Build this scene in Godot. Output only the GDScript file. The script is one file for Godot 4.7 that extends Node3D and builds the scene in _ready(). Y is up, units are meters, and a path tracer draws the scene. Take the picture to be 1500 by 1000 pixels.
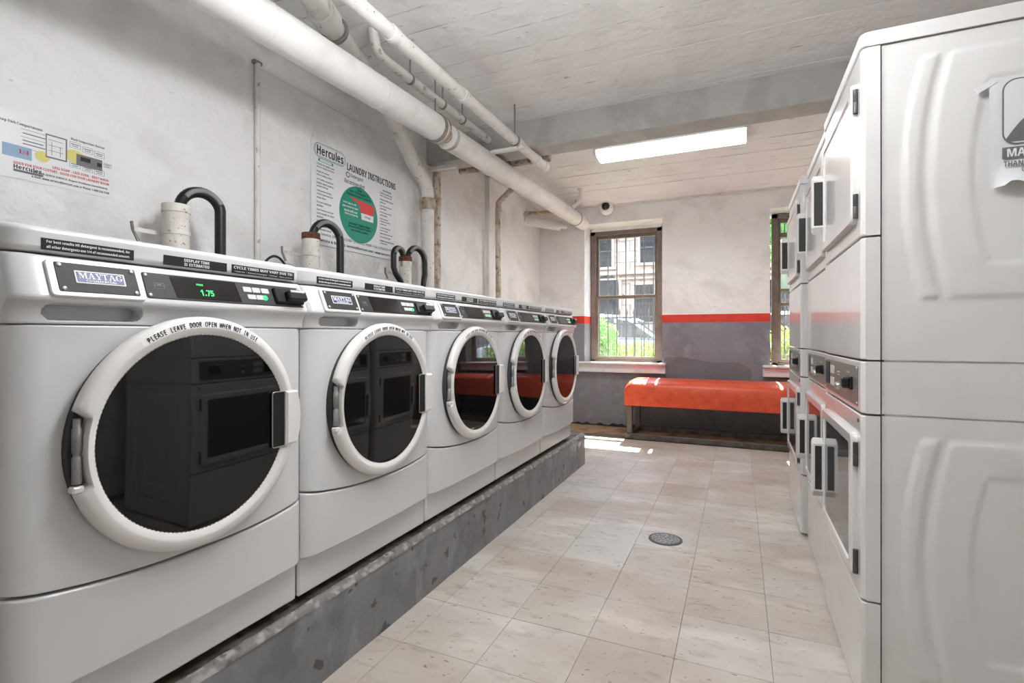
extends Node3D

# ---------------------------------------------------------------- mesh builder
class MB:
	var v := PackedVector3Array()
	var n := PackedVector3Array()
	var uv := PackedVector2Array()
	var idx := PackedInt32Array()
	var xf := Transform3D()

	func at(t: Transform3D) -> MB:
		xf = t
		return self

	func vert(p: Vector3, nr: Vector3, t := Vector2.ZERO) -> int:
		v.append(xf * p)
		n.append((xf.basis * nr).normalized())
		uv.append(t)
		return v.size() - 1

	func face(a: int, b: int, c: int) -> void:
		var g := (v[b] - v[a]).cross(v[c] - v[a])
		if g.dot(n[a] + n[b] + n[c]) > 0.0:
			idx.append_array([a, c, b])
		else:
			idx.append_array([a, b, c])

	func poly(pts: Array, nr: Vector3) -> void:
		var f := []
		for p in pts:
			f.append(vert(p, nr))
		for i in range(1, f.size() - 1):
			face(f[0], f[i], f[i + 1])

	# box with chamfered edges
	func box(c: Vector3, s: Vector3, bev := 0.003) -> MB:
		var h := s * 0.5
		var b := minf(bev, minf(h.x, minf(h.y, h.z)) * 0.9)
		var i := h - Vector3(b, b, b)
		for ax in 3:
			var u := (ax + 1) % 3
			var w := (ax + 2) % 3
			for sg in [-1.0, 1.0]:
				var q := []
				for k in [[-1, -1], [1, -1], [1, 1], [-1, 1]]:
					var p := Vector3.ZERO
					p[ax] = sg * h[ax]
					p[u] = k[0] * i[u]
					p[w] = k[1] * i[w]
					q.append(c + p)
				var nr := Vector3.ZERO
				nr[ax] = sg
				poly(q, nr)
				for s2 in [-1.0, 1.0]:
					var e := []
					for k in [[0, -1], [0, 1], [1, 1], [1, -1]]:
						var p := Vector3.ZERO
						p[w] = k[1] * i[w]
						p[ax] = sg * (h[ax] if k[0] == 0 else i[ax])
						p[u] = s2 * (i[u] if k[0] == 0 else h[u])
						e.append(c + p)
					var nr2 := Vector3.ZERO
					nr2[ax] = sg
					nr2[u] = s2
					poly(e, nr2.normalized())
		for a in [-1.0, 1.0]:
			for d in [-1.0, 1.0]:
				for g in [-1.0, 1.0]:
					var sgn := Vector3(a, d, g)
					poly([c + sgn * Vector3(h.x, i.y, i.z), c + sgn * Vector3(i.x, h.y, i.z), c + sgn * Vector3(i.x, i.y, h.z)], sgn.normalized())
		return self

	# rows of points, normals by differences; cu: columns wrap, cv: rows wrap
	func grid(rows: Array, cu := false, cv := false, away := Vector3.INF) -> MB:
		var nv := rows.size()
		var nu: int = rows[0].size()
		var base := v.size()
		for j in nv:
			for i in nu:
				var i0 := (i - 1 + nu) % nu if cu else maxi(i - 1, 0)
				var i1 := (i + 1) % nu if cu else mini(i + 1, nu - 1)
				var j0 := (j - 1 + nv) % nv if cv else maxi(j - 1, 0)
				var j1 := (j + 1) % nv if cv else mini(j + 1, nv - 1)
				var du: Vector3 = rows[j][i1] - rows[j][i0]
				var dv: Vector3 = rows[j1][i] - rows[j0][i]
				var nr := du.cross(dv)
				if nr.length_squared() < 1e-20:
					nr = Vector3.UP
				nr = nr.normalized()
				if away != Vector3.INF and nr.dot(rows[j][i] - away) < 0.0:
					nr = -nr
				vert(rows[j][i], nr, Vector2(float(i) / nu, float(j) / nv))
		for j in (nv if cv else nv - 1):
			for i in (nu if cu else nu - 1):
				var a := base + j * nu + i
				var b := base + j * nu + (i + 1) % nu
				var c := base + ((j + 1) % nv) * nu + (i + 1) % nu
				var d := base + ((j + 1) % nv) * nu + i
				face(a, b, c)
				face(a, c, d)
		return self

	# lathe about local z: profile of Vector2(r, z)
	func lathe(prof: Array, seg := 32, hard := 0.6) -> MB:
		for k in prof.size() - 1:
			var p0: Vector2 = prof[k]
			var p1: Vector2 = prof[k + 1]
			var d := (p1 - p0)
			if d.length() < 1e-7:
				continue
			d = d.normalized()
			var nn := Vector2(d.y, -d.x)
			var na := nn
			var nb := nn
			if k > 0:
				var e: Vector2 = (prof[k] - prof[k - 1]).normalized()
				var ne := Vector2(e.y, -e.x)
				if ne.dot(nn) > hard:
					na = (ne + nn).normalized()
			if k < prof.size() - 2:
				var e2: Vector2 = (prof[k + 2] - prof[k + 1]).normalized()
				var ne2 := Vector2(e2.y, -e2.x)
				if ne2.dot(nn) > hard:
					nb = (ne2 + nn).normalized()
			var f := []
			for s in seg + 1:
				var a := TAU * s / seg
				var cs := Vector3(cos(a), sin(a), 0)
				f.append([vert(cs * p0.x + Vector3(0, 0, p0.y), cs * na.x + Vector3(0, 0, na.y)), vert(cs * p1.x + Vector3(0, 0, p1.y), cs * nb.x + Vector3(0, 0, nb.y))])
			for s in seg:
				if p0.x > 1e-6:
					face(f[s][0], f[s + 1][0], f[s][1])
				if p1.x > 1e-6:
					face(f[s + 1][0], f[s + 1][1], f[s][1])
		return self

	func tube(pts: Array, r: float, sides := 12, caps := true) -> MB:
		var m := pts.size()
		var rows := []
		var nrm := []
		var up := Vector3.UP
		var t0: Vector3 = (pts[1] - pts[0]).normalized()
		if absf(t0.dot(up)) > 0.95:
			up = Vector3.RIGHT
		var side := t0.cross(up).normalized()
		for k in m:
			var t: Vector3 = (pts[mini(k + 1, m - 1)] - pts[maxi(k - 1, 0)]).normalized()
			side = (side - t * side.dot(t)).normalized()
			var w := t.cross(side).normalized()
			var row := []
			for s in sides + 1:
				var a := TAU * s / sides
				var nr := side * cos(a) + w * sin(a)
				row.append(vert(pts[k] + nr * r, nr, Vector2(float(s) / sides, float(k) / m)))
			rows.append(row)
		for k in m - 1:
			for s in sides:
				face(rows[k][s], rows[k][s + 1], rows[k + 1][s])
				face(rows[k][s + 1], rows[k + 1][s + 1], rows[k + 1][s])
		if caps:
			for e in [0, m - 1]:
				var t: Vector3 = (pts[1] - pts[0]).normalized() * -1.0 if e == 0 else (pts[m - 1] - pts[m - 2]).normalized()
				var c := vert(pts[e], t)
				var ring := []
				for s in sides:
					v.append(v[rows[e][s]])
					n.append((xf.basis * t).normalized())
					uv.append(Vector2.ZERO)
					ring.append(v.size() - 1)
				for s in sides:
					face(c, ring[s], ring[(s + 1) % sides])
		return self

	# polygon in xy extruded z0..z1, with a chamfer at the z1 end
	func prism(poly2: PackedVector2Array, z0: float, z1: float, bev := 0.0, smooth := false) -> MB:
		var p := poly2
		if Geometry2D.is_polygon_clockwise(p):
			p.reverse()
		var k := p.size()
		var top := p
		if bev > 0.0:
			var off := Geometry2D.offset_polygon(p, -bev, Geometry2D.JOIN_MITER)
			if off.size() == 1 and off[0].size() == k:
				# match the closest start
				var q: PackedVector2Array = off[0]
				if Geometry2D.is_polygon_clockwise(q):
					q.reverse()
				var best := 0
				for i in k:
					if q[i].distance_squared_to(p[0]) < q[best].distance_squared_to(p[0]):
						best = i
				top = PackedVector2Array()
				for i in k:
					top.append(q[(best + i) % k])
			else:
				bev = 0.0
		var zs := z1 - bev
		for i in k:
			var a := p[i]
			var b := p[(i + 1) % k]
			var d := (b - a).normalized()
			var nr := Vector3(d.y, -d.x, 0)
			var na := nr
			var nb := nr
			if smooth:
				var d0 := (a - p[(i - 1 + k) % k]).normalized()
				var d2 := (p[(i + 2) % k] - b).normalized()
				if d0.dot(d) > 0.6:
					na = Vector3(d.y + d0.y, -d.x - d0.x, 0).normalized()
				if d2.dot(d) > 0.6:
					nb = Vector3(d.y + d2.y, -d.x - d2.x, 0).normalized()
			var f := [vert(Vector3(a.x, a.y, z0), na), vert(Vector3(b.x, b.y, z0), nb), vert(Vector3(b.x, b.y, zs), nb), vert(Vector3(a.x, a.y, zs), na)]
			face(f[0], f[1], f[2])
			face(f[0], f[2], f[3])
			if bev > 0.0:
				var a2 := top[i]
				var b2 := top[(i + 1) % k]
				poly([Vector3(a.x, a.y, zs), Vector3(b.x, b.y, zs), Vector3(b2.x, b2.y, z1), Vector3(a2.x, a2.y, z1)], (nr + Vector3(0, 0, 1)).normalized())
		for e in 2:
			var src := p if e == 0 else top
			var z := z0 if e == 0 else z1
			var nr := Vector3(0, 0, -1 if e == 0 else 1)
			var tri := Geometry2D.triangulate_polygon(src)
			var f := []
			for q in src:
				f.append(vert(Vector3(q.x, q.y, z), nr))
			for i in range(0, tri.size(), 3):
				face(f[tri[i]], f[tri[i + 1]], f[tri[i + 2]])
		return self

	# plate whose front is z = fz(x), spanning y = fy0(x)..fy1(x), back at zb, edges rounded by r
	func shell(xs: Array, fy0: Callable, fy1: Callable, fz: Callable, zb: float, r: float) -> MB:
		var rows := []
		for k in xs.size():
			var x: float = xs[k]
			var y0: float = fy0.call(x)
			var y1: float = fy1.call(x)
			var z: float = fz.call(x)
			var sl: float = (fz.call(x + 0.002) - fz.call(x - 0.002)) / 0.004
			sl = clampf(sl, -4.0, 4.0)
			var fr := Vector3(-sl, 0, 1).normalized()
			var zr := maxf(z - r, zb)
			var sec := [[y0, zb, Vector3.DOWN], [y0, zr, Vector3.DOWN], [y0 + 0.3 * r, lerpf(zr, z, 0.7), (fr + Vector3.DOWN).normalized()], [y0 + r, z, fr], [y1 - r, z, fr], [y1 - 0.3 * r, lerpf(zr, z, 0.7), (fr + Vector3.UP).normalized()], [y1, zr, Vector3.UP], [y1, zb, Vector3.UP]]
			var row := []
			for s in sec:
				row.append(vert(Vector3(x, s[0], s[1]), s[2]))
			rows.append(row)
		for k in xs.size() - 1:
			for s in 7:
				face(rows[k][s], rows[k + 1][s], rows[k + 1][s + 1])
				face(rows[k][s], rows[k + 1][s + 1], rows[k][s + 1])
		for e in [0, xs.size() - 1]:
			var pts := []
			for s in 8:
				var i: int = rows[e][s]
				pts.append(xf.affine_inverse() * v[i])
			poly(pts, Vector3(-1 if e == 0 else 1, 0, 0))
		return self

	func mesh() -> ArrayMesh:
		var a := []
		a.resize(Mesh.ARRAY_MAX)
		a[Mesh.ARRAY_VERTEX] = v
		a[Mesh.ARRAY_NORMAL] = n
		a[Mesh.ARRAY_TEX_UV] = uv
		a[Mesh.ARRAY_INDEX] = idx
		var m := ArrayMesh.new()
		m.add_surface_from_arrays(Mesh.PRIMITIVE_TRIANGLES, a)
		return m

# ---------------------------------------------------------------- helpers
var rng := RandomNumberGenerator.new()
var M := {}
var taken := {}
var font_bold: SystemFont
var font_plain: SystemFont
var font_serif: SystemFont

func P(x: float, y: float, depth: float) -> Vector3:
	return Vector3(x, y, -depth)

func numbered(called: String) -> String:
	taken[called] = taken.get(called, -1) + 1
	return called if taken[called] == 0 else "%s_%03d" % [called, taken[called]]

func tag(o: Node3D, label: String, category: String, group := "") -> Node3D:
	o.set_meta("label", label)
	o.set_meta("category", category)
	if group:
		o.set_meta("group", group)
	return o

func thing(called: String, label: String, category: String, at := Vector3.ZERO, turn := 0.0, group := "") -> Node3D:
	var o := Node3D.new()
	o.name = numbered(called)
	add_child(o)
	o.position = at
	o.rotation.y = turn
	tag(o, label, category, group)
	return o

func setting(called: String) -> Node3D:
	var o := Node3D.new()
	o.name = called
	add_child(o)
	o.set_meta("kind", "structure")
	return o

func part(called: String, m: Mesh, mt: Material, parent: Node, at := Transform3D()) -> MeshInstance3D:
	var o := MeshInstance3D.new()
	o.name = called
	o.mesh = m
	o.material_override = mt
	o.transform = at
	o.cast_shadow = GeometryInstance3D.SHADOW_CASTING_SETTING_ON
	if parent == self:
		o.name = numbered(called)
	parent.add_child(o, true)
	return o

func T(p: Vector3) -> Transform3D:
	return Transform3D(Basis(), p)

# a transform whose local z points along dir
func along(p: Vector3, dir: Vector3) -> Transform3D:
	var z := dir.normalized()
	var up := Vector3.UP if absf(z.y) < 0.95 else Vector3.RIGHT
	var x := up.cross(z).normalized()
	return Transform3D(Basis(x, z.cross(x), z), p)

func rrect(w: float, h: float, r: float, seg := 4, c := Vector2.ZERO) -> PackedVector2Array:
	var o := PackedVector2Array()
	for k in 4:
		var a0 := PI * 0.5 * k
		var cc := Vector2((w * 0.5 - r) * (1 if k in [0, 3] else -1), (h * 0.5 - r) * (1 if k in [0, 1] else -1))
		for s in seg + 1:
			var a := a0 + PI * 0.5 * s / seg
			o.append(c + cc + Vector2(cos(a), sin(a)) * r)
	return o

func arc_pts(pts: Array, r: float, seg := 5) -> Array:
	# rounds the corners of a path
	var o := [pts[0]]
	for k in range(1, pts.size() - 1):
		var p: Vector3 = pts[k]
		var a: Vector3 = (pts[k - 1] - p)
		var b: Vector3 = (pts[k + 1] - p)
		var d := minf(r, minf(a.length(), b.length()) * 0.49)
		var p0 := p + a.normalized() * d
		var p2 := p + b.normalized() * d
		for s in seg + 1:
			var t := float(s) / seg
			o.append(p0.lerp(p, t).lerp(p.lerp(p2, t), t))
	o.append(pts[-1])
	return o

# lettering: lines of text joined in one mesh; each entry [text, centre x, centre y, height, width (0 = free), font]
func letters(rows: Array, depth := 0.0006, fine := 1.0) -> ArrayMesh:
	var st := SurfaceTool.new()
	st.begin(Mesh.PRIMITIVE_TRIANGLES)
	for r in rows:
		var tm := TextMesh.new()
		tm.text = r[0]
		tm.font = r[5] if r.size() > 5 else font_bold
		tm.font_size = 32
		tm.pixel_size = 0.01
		tm.depth = 0.01
		tm.curve_step = 2.5 * fine
		tm.width = 4000
		var bb := tm.get_aabb()
		if bb.size.y < 1e-5:
			continue
		var sy: float = r[3] / bb.size.y
		var sx: float = r[4] / bb.size.x if r[4] > 0.0 else sy
		var b := Basis.from_scale(Vector3(sx, sy, depth / 0.01))
		var c := bb.get_center()
		var ox: float = r[1] - c.x * sx
		if r.size() > 6 and r[6] == "left":
			ox = r[1] - bb.position.x * sx
		st.append_from(tm, 0, Transform3D(b, Vector3(ox, r[2] - c.y * sy, depth * 0.5)))
	return st.commit()

func mat(called: String, c: Color, rough := 0.6, more := {}) -> StandardMaterial3D:
	var m := StandardMaterial3D.new()
	m.resource_name = called
	m.albedo_color = c
	m.roughness = rough
	for k in more:
		m.set(k, more[k])
	M[called] = m
	return m

func noise_img(sz: int, freq: float, oct: int, sd: int, sx := 1.0, sy := 1.0, kind := FastNoiseLite.TYPE_SIMPLEX_SMOOTH) -> PackedByteArray:
	var f := FastNoiseLite.new()
	f.noise_type = kind
	f.seed = sd
	f.frequency = freq
	f.fractal_octaves = oct
	var im := f.get_seamless_image(maxi(8, int(sz * sx)), maxi(8, int(sz * sy)))
	if sx != 1.0 or sy != 1.0:
		im.resize(sz, sz, Image.INTERPOLATE_BILINEAR)
	im.convert(Image.FORMAT_L8)
	return im.get_data()

# layers: [colour, amount, noise frequency, octaves, low, high, seed, stretch x, stretch y]
func paint(sz: int, base: Color, layers: Array) -> ImageTexture:
	var np := sz * sz
	var r := PackedFloat32Array()
	var g := PackedFloat32Array()
	var b := PackedFloat32Array()
	r.resize(np)
	g.resize(np)
	b.resize(np)
	r.fill(base.r)
	g.fill(base.g)
	b.fill(base.b)
	for l in layers:
		var c: Color = l[0]
		var d := noise_img(sz, l[2], l[3], l[6], l[7] if l.size() > 7 else 1.0, l[8] if l.size() > 8 else 1.0)
		var lut := PackedFloat32Array()
		for i in 256:
			lut.append(smoothstep(l[4], l[5], i / 255.0) * l[1])
		for i in np:
			var k := lut[d[i]]
			if k > 0.0:
				r[i] += (c.r - r[i]) * k
				g[i] += (c.g - g[i]) * k
				b[i] += (c.b - b[i]) * k
	var out := PackedByteArray()
	out.resize(np * 3)
	for i in np:
		out[i * 3] = clampi(int(r[i] * 255.0), 0, 255)
		out[i * 3 + 1] = clampi(int(g[i] * 255.0), 0, 255)
		out[i * 3 + 2] = clampi(int(b[i] * 255.0), 0, 255)
	return ImageTexture.create_from_image(Image.create_from_data(sz, sz, false, Image.FORMAT_RGB8, out))

func tri(m: StandardMaterial3D, per_metre: float, tex: Texture2D, world := true, hm: Texture2D = null, hs := 0.3) -> StandardMaterial3D:
	m.albedo_texture = tex
	m.uv1_triplanar = true
	m.uv1_world_triplanar = world
	m.uv1_scale = Vector3.ONE * per_metre
	m.uv1_triplanar_sharpness = 4.0
	if hm:
		m.heightmap_enabled = true
		m.heightmap_texture = hm
		m.heightmap_scale = hs
	return m

func c8(r: int, g: int, b: int) -> Color:
	return Color(r / 255.0, g / 255.0, b / 255.0)

func linspace(a: float, b: float, k: int) -> Array:
	var o := []
	for i in k:
		o.append(lerpf(a, b, float(i) / (k - 1)))
	return o

# ---------------------------------------------------------------- scene
func _ready() -> void:
	rng.seed = 7
	make_camera_and_light()
	make_fonts()
	make_materials()
	make_room()
	make_windows()
	make_plinth()
	make_washers()
	make_dryers()
	make_bench()
	make_lamps()
	make_pipes()
	make_drains()
	make_signs()
	make_small_things()
	make_outside()

func make_camera_and_light() -> void:
	var cam := Camera3D.new()
	cam.name = "camera"
	cam.projection = Camera3D.PROJECTION_FRUSTUM
	cam.near = 0.05
	cam.far = 200.0
	cam.size = 0.05 * 1000.0 / 746.56
	cam.frustum_offset = Vector2(0, -8.7 / 746.56 * 0.05)
	cam.position = Vector3(0, 1.0915, 0)
	cam.rotation.y = 0.4189
	cam.current = true
	add_child(cam)
	var sky_mat := ProceduralSkyMaterial.new()
	sky_mat.sky_top_color = Color(0.60, 0.71, 0.86)
	sky_mat.sky_horizon_color = Color(0.90, 0.92, 0.94)
	sky_mat.ground_bottom_color = Color(0.45, 0.44, 0.42)
	sky_mat.ground_horizon_color = Color(0.70, 0.72, 0.74)
	var sky := Sky.new()
	sky.sky_material = sky_mat
	var env := Environment.new()
	env.background_mode = Environment.BG_SKY
	env.sky = sky
	env.background_energy_multiplier = 5.5
	env.tonemap_mode = Environment.TONE_MAPPER_LINEAR
	env.tonemap_exposure = 2.35
	env.sdfgi_enabled = true
	env.ssao_enabled = true
	env.ssil_enabled = true
	var we := WorldEnvironment.new()
	we.name = "surroundings"
	we.environment = env
	add_child(we)
	var sun := DirectionalLight3D.new()
	sun.name = "sun"
	sun.light_color = Color(1.0, 0.96, 0.88)
	sun.light_energy = 6.5
	sun.light_angular_distance = 0.55
	sun.shadow_enabled = true
	sun.look_at_from_position(Vector3.ZERO, Vector3(0.05, -1.35, 1.0), Vector3.UP)
	add_child(sun)

func make_fonts() -> void:
	font_bold = SystemFont.new()
	font_bold.font_names = PackedStringArray(["Droid Sans"])
	font_bold.font_weight = 700
	font_plain = SystemFont.new()
	font_plain.font_names = PackedStringArray(["Droid Sans"])
	font_serif = SystemFont.new()
	font_serif.font_names = PackedStringArray(["Droid Serif"])
	font_serif.font_weight = 700

func make_materials() -> void:
	var bump := NoiseTexture2D.new()
	bump.width = 512
	bump.height = 512
	bump.seamless = true
	var fn := FastNoiseLite.new()
	fn.seed = 3
	fn.frequency = 0.012
	fn.fractal_octaves = 5
	fn.fractal_gain = 0.55
	bump.noise = fn
	var trowel := NoiseTexture2D.new()
	trowel.width = 1024
	trowel.height = 1024
	trowel.seamless = true
	var tn := FastNoiseLite.new()
	tn.seed = 5
	tn.frequency = 0.010
	tn.fractal_octaves = 5
	tn.fractal_gain = 0.52
	trowel.noise = tn
	# rough plaster under many coats of white paint
	var plaster := paint(1024, c8(237, 236, 234), [
		[c8(218, 216, 213), 0.6, 0.004, 4, 0.45, 0.85, 11],
		[c8(238, 238, 236), 0.7, 0.006, 3, 0.55, 0.9, 12],
		[c8(168, 162, 155), 0.5, 0.03, 4, 0.88, 0.96, 13, 0.5, 1.0],
		[c8(120, 112, 102), 0.6, 0.07, 3, 0.91, 0.96, 14]])
	tri(mat("plaster_white", Color.WHITE, 0.5), 0.5, plaster, true, trowel, 1.3)
	var ceil_t := paint(1024, c8(237, 236, 234), [
		[c8(226, 224, 221), 0.6, 0.004, 4, 0.45, 0.85, 21, 1.0, 0.5],
		[c8(238, 238, 236), 0.7, 0.006, 3, 0.55, 0.9, 22],
		[c8(140, 134, 126), 0.6, 0.04, 4, 0.84, 0.93, 23, 0.3, 1.0]])
	tri(mat("ceiling_paint", Color.WHITE, 0.5), 0.5, ceil_t, true, trowel, 0.9)
	var beam_t := paint(512, c8(184, 182, 178), [[c8(166, 164, 160), 0.7, 0.008, 4, 0.4, 0.8, 25], [c8(198, 196, 192), 0.4, 0.02, 3, 0.6, 0.95, 26]])  # grey puts the shade of the beam's near face into its colour
	tri(mat("beam_shade_grey", Color.WHITE, 0.6), 0.7, beam_t, true, bump, 0.6)
	var dado_t := paint(512, c8(133, 133, 139), [
		[c8(118, 118, 124), 0.7, 0.006, 4, 0.45, 0.8, 31],
		[c8(152, 152, 156), 0.6, 0.012, 4, 0.6, 0.9, 32],
		[c8(176, 176, 178), 0.5, 0.06, 3, 0.82, 0.92, 33]])
	tri(mat("dado_grey", Color.WHITE, 0.5), 0.6, dado_t, true, bump, 0.7)
	tri(mat("dado_patch", c8(222, 222, 222), 0.5), 0.6, dado_t, true, bump, 0.7)
	mat("stripe_red", c8(214, 52, 32), 0.5)
	var stripe_t := paint(256, c8(216, 55, 34), [[c8(190, 40, 26), 0.5, 0.02, 3, 0.5, 0.9, 35]])
	tri(M.stripe_red, 1.0, stripe_t, true)
	M.stripe_red.albedo_color = Color.WHITE
	# vinyl floor tiles
	var tile_layers := [
		[c8(192, 185, 176), 0.7, 0.0035, 4, 0.40, 0.75, 41],
		[c8(182, 168, 156), 0.6, 0.003, 5, 0.46, 0.85, 42],
		[c8(222, 217, 210), 0.6, 0.008, 4, 0.55, 0.85, 43, 0.4, 1.0],
		[c8(156, 140, 126), 0.45, 0.04, 5, 0.55, 0.95, 44, 0.4, 1.0],
		[c8(104, 92, 82), 0.7, 0.12, 3, 0.78, 0.90, 45, 0.5, 1.0],
		[c8(84, 74, 66), 0.8, 0.05, 3, 0.90, 0.95, 48]]
	var tile_t := paint(1024, c8(200, 195, 188), tile_layers)
	var gloss := paint(512, Color(0.33, 0.33, 0.33), [[Color(0.56, 0.56, 0.56), 1.0, 0.008, 4, 0.15, 0.9, 46], [Color(0.62, 0.62, 0.62), 0.5, 0.05, 3, 0.55, 0.9, 47]])
	var tones := [c8(255, 255, 255), c8(252, 249, 246), c8(248, 243, 239), c8(253, 252, 250), c8(245, 239, 234)]
	for k in tones.size():
		var m := mat("floor_tile_%d" % k, tones[k], 1.0)
		tri(m, 0.36, tile_t, true, bump, 0.06)
		m.roughness_texture = gloss
	mat("tile_joint", c8(116, 104, 92), 0.9)
	var brown_t := paint(512, c8(170, 142, 113), [[c8(132, 104, 78), 0.8, 0.01, 4, 0.45, 0.8, 51], [c8(196, 176, 150), 0.6, 0.02, 4, 0.6, 0.85, 52, 0.4, 1.0], [c8(70, 58, 48), 0.7, 0.04, 3, 0.8, 0.9, 53]])
	tri(mat("bare_floor", Color.WHITE, 0.7), 0.8, brown_t)
	var grime_t := paint(256, c8(44, 42, 41), [[c8(74, 68, 62), 0.7, 0.03, 4, 0.5, 0.8, 55], [c8(130, 128, 126), 0.5, 0.06, 3, 0.78, 0.9, 56]])
	tri(mat("grime", Color.WHITE, 0.8), 1.5, grime_t)
	# painted concrete plinth
	var curb_t := paint(1024, c8(124, 125, 128), [
		[c8(106, 106, 108), 0.7, 0.006, 4, 0.45, 0.8, 61],
		[c8(148, 149, 151), 0.6, 0.01, 4, 0.58, 0.85, 62, 1.0, 0.5],
		[c8(70, 66, 62), 0.8, 0.011, 5, 0.80, 0.85, 63],
		[c8(176, 175, 172), 0.5, 0.05, 3, 0.88, 0.94, 64]])
	tri(mat("plinth_paint", Color.WHITE, 0.38), 0.6, curb_t, true, bump, 0.7)
	var curbtop_t := paint(512, c8(104, 96, 88), [
		[c8(74, 62, 50), 0.8, 0.012, 5, 0.42, 0.7, 65],
		[c8(150, 150, 152), 0.7, 0.016, 4, 0.62, 0.8, 66],
		[c8(54, 46, 40), 0.8, 0.03, 4, 0.68, 0.8, 67]])
	tri(mat("plinth_worn", Color.WHITE, 0.5), 1.0, curbtop_t, true, bump, 0.6)
	tri(mat("bare_concrete", Color.WHITE, 0.7), 1.5, paint(256, c8(126, 124, 122), [[c8(178, 175, 170), 0.9, 0.04, 4, 0.5, 0.75, 68, 1.0, 1.0], [c8(92, 84, 76), 0.8, 0.05, 3, 0.68, 0.85, 69]]))
	mat("seam_concrete", c8(118, 113, 106), 0.9)
	# machines
	mat("enamel", c8(213, 213, 213), 0.28, {"clearcoat_enabled": true, "clearcoat": 0.4, "clearcoat_roughness": 0.08})
	var en_t := paint(512, c8(226, 224, 221), [[c8(220, 218, 215), 0.6, 0.01, 3, 0.5, 0.9, 71]])
	mat("dryer_enamel", Color.WHITE, 0.22, {"clearcoat_enabled": true, "clearcoat": 0.6, "clearcoat_roughness": 0.06})
	tri(M.dryer_enamel, 0.8, en_t, false)
	mat("dryer_side_paint", Color.WHITE, 0.45)
	tri(M.dryer_side_paint, 0.8, en_t, false)
	mat("door_white", c8(226, 224, 220), 0.3, {"clearcoat_enabled": true, "clearcoat": 0.4, "clearcoat_roughness": 0.1})
	var toe_t := paint(512, c8(222, 217, 208), [[c8(205, 196, 180), 0.7, 0.01, 4, 0.45, 0.8, 73], [c8(150, 104, 48), 0.8, 0.02, 4, 0.78, 0.84, 74], [c8(58, 40, 30), 0.9, 0.03, 4, 0.84, 0.88, 75]])
	tri(mat("toe_paint", Color.WHITE, 0.45), 0.9, toe_t, true)
	mat("black_glass", c8(14, 14, 16), 0.03, {"metallic_specular": 0.55})
	mat("dryer_glass", c8(96, 97, 99), 0.05, {"metallic_specular": 0.75, "metallic": 0.4})
	mat("black_plastic", c8(22, 22, 23), 0.45)
	mat("gap_shade_grey", c8(58, 58, 60), 0.7)  # dark tone painted for the shade around the washer doors
	mat("panel_grey", c8(50, 49, 48), 0.62)
	mat("control_grey", c8(126, 124, 120), 0.36, {"metallic": 0.3})
	mat("display_dark", c8(30, 26, 25), 0.12)
	mat("steel", c8(190, 188, 184), 0.3, {"metallic": 0.9})
	mat("dull_steel", c8(150, 149, 146), 0.45, {"metallic": 0.7})
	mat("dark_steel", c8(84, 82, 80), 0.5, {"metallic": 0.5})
	mat("print_white", c8(236, 236, 234), 0.6)
	mat("print_black", c8(26, 26, 28), 0.6)
	mat("print_grey", c8(112, 112, 114), 0.6)
	mat("print_blue", c8(44, 62, 122), 0.4)
	mat("print_teal", c8(10, 146, 122), 0.5)
	mat("print_red", c8(196, 34, 40), 0.5)
	mat("print_coral", c8(226, 62, 66), 0.5)
	mat("print_yellow", c8(222, 210, 120), 0.5)
	mat("print_pale_blue", c8(142, 170, 200), 0.5)
	mat("sticker_black", c8(30, 28, 28), 0.35)
	mat("led_green", c8(20, 120, 60), 0.4, {"emission_enabled": true, "emission": c8(40, 225, 110), "emission_energy_multiplier": 0.9})
	mat("button_label", c8(206, 206, 204), 0.4)
	mat("board_white", c8(230, 231, 231), 0.3)
	mat("paper", c8(226, 227, 228), 0.55)
	# pipes
	var pipe_t := paint(512, c8(228, 225, 220), [[c8(206, 201, 193), 0.6, 0.01, 4, 0.45, 0.85, 81], [c8(150, 120, 90), 0.6, 0.02, 5, 0.80, 0.88, 82], [c8(70, 62, 54), 0.7, 0.05, 3, 0.86, 0.92, 83]])
	tri(mat("pipe_paint", Color.WHITE, 0.45), 1.2, pipe_t, true, bump, 0.15)
	var wrap_t := paint(512, c8(233, 231, 227), [[c8(216, 212, 206), 0.6, 0.008, 3, 0.5, 0.9, 84]])
	tri(mat("wrap_paint", Color.WHITE, 0.5), 0.8, wrap_t, true, bump, 0.25)
	var rust_t := paint(512, c8(196, 186, 172), [[c8(160, 138, 112), 0.7, 0.01, 4, 0.45, 0.7, 85], [c8(112, 78, 52), 0.75, 0.02, 4, 0.68, 0.8, 86]])
	tri(mat("pipe_stained", Color.WHITE, 0.6), 1.5, rust_t, true, bump, 0.3)
	var rr_t := paint(256, c8(112, 66, 42), [[c8(74, 44, 30), 0.8, 0.03, 4, 0.45, 0.7, 87], [c8(160, 110, 74), 0.6, 0.04, 3, 0.65, 0.85, 88]])
	tri(mat("rust", Color.WHITE, 0.9), 4.0, rr_t)
	var pvc_t := paint(512, c8(222, 218, 210), [[c8(204, 196, 184), 0.6, 0.01, 4, 0.45, 0.8, 91], [c8(140, 92, 58), 0.75, 0.03, 4, 0.74, 0.82, 92], [c8(110, 104, 96), 0.5, 0.08, 2, 0.84, 0.9, 93]])
	tri(mat("pvc", Color.WHITE, 0.45), 2.5, pvc_t, true)
	mat("hose_black", c8(26, 26, 28), 0.42)
	mat("hose_grey", c8(134, 132, 130), 0.5)
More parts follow.
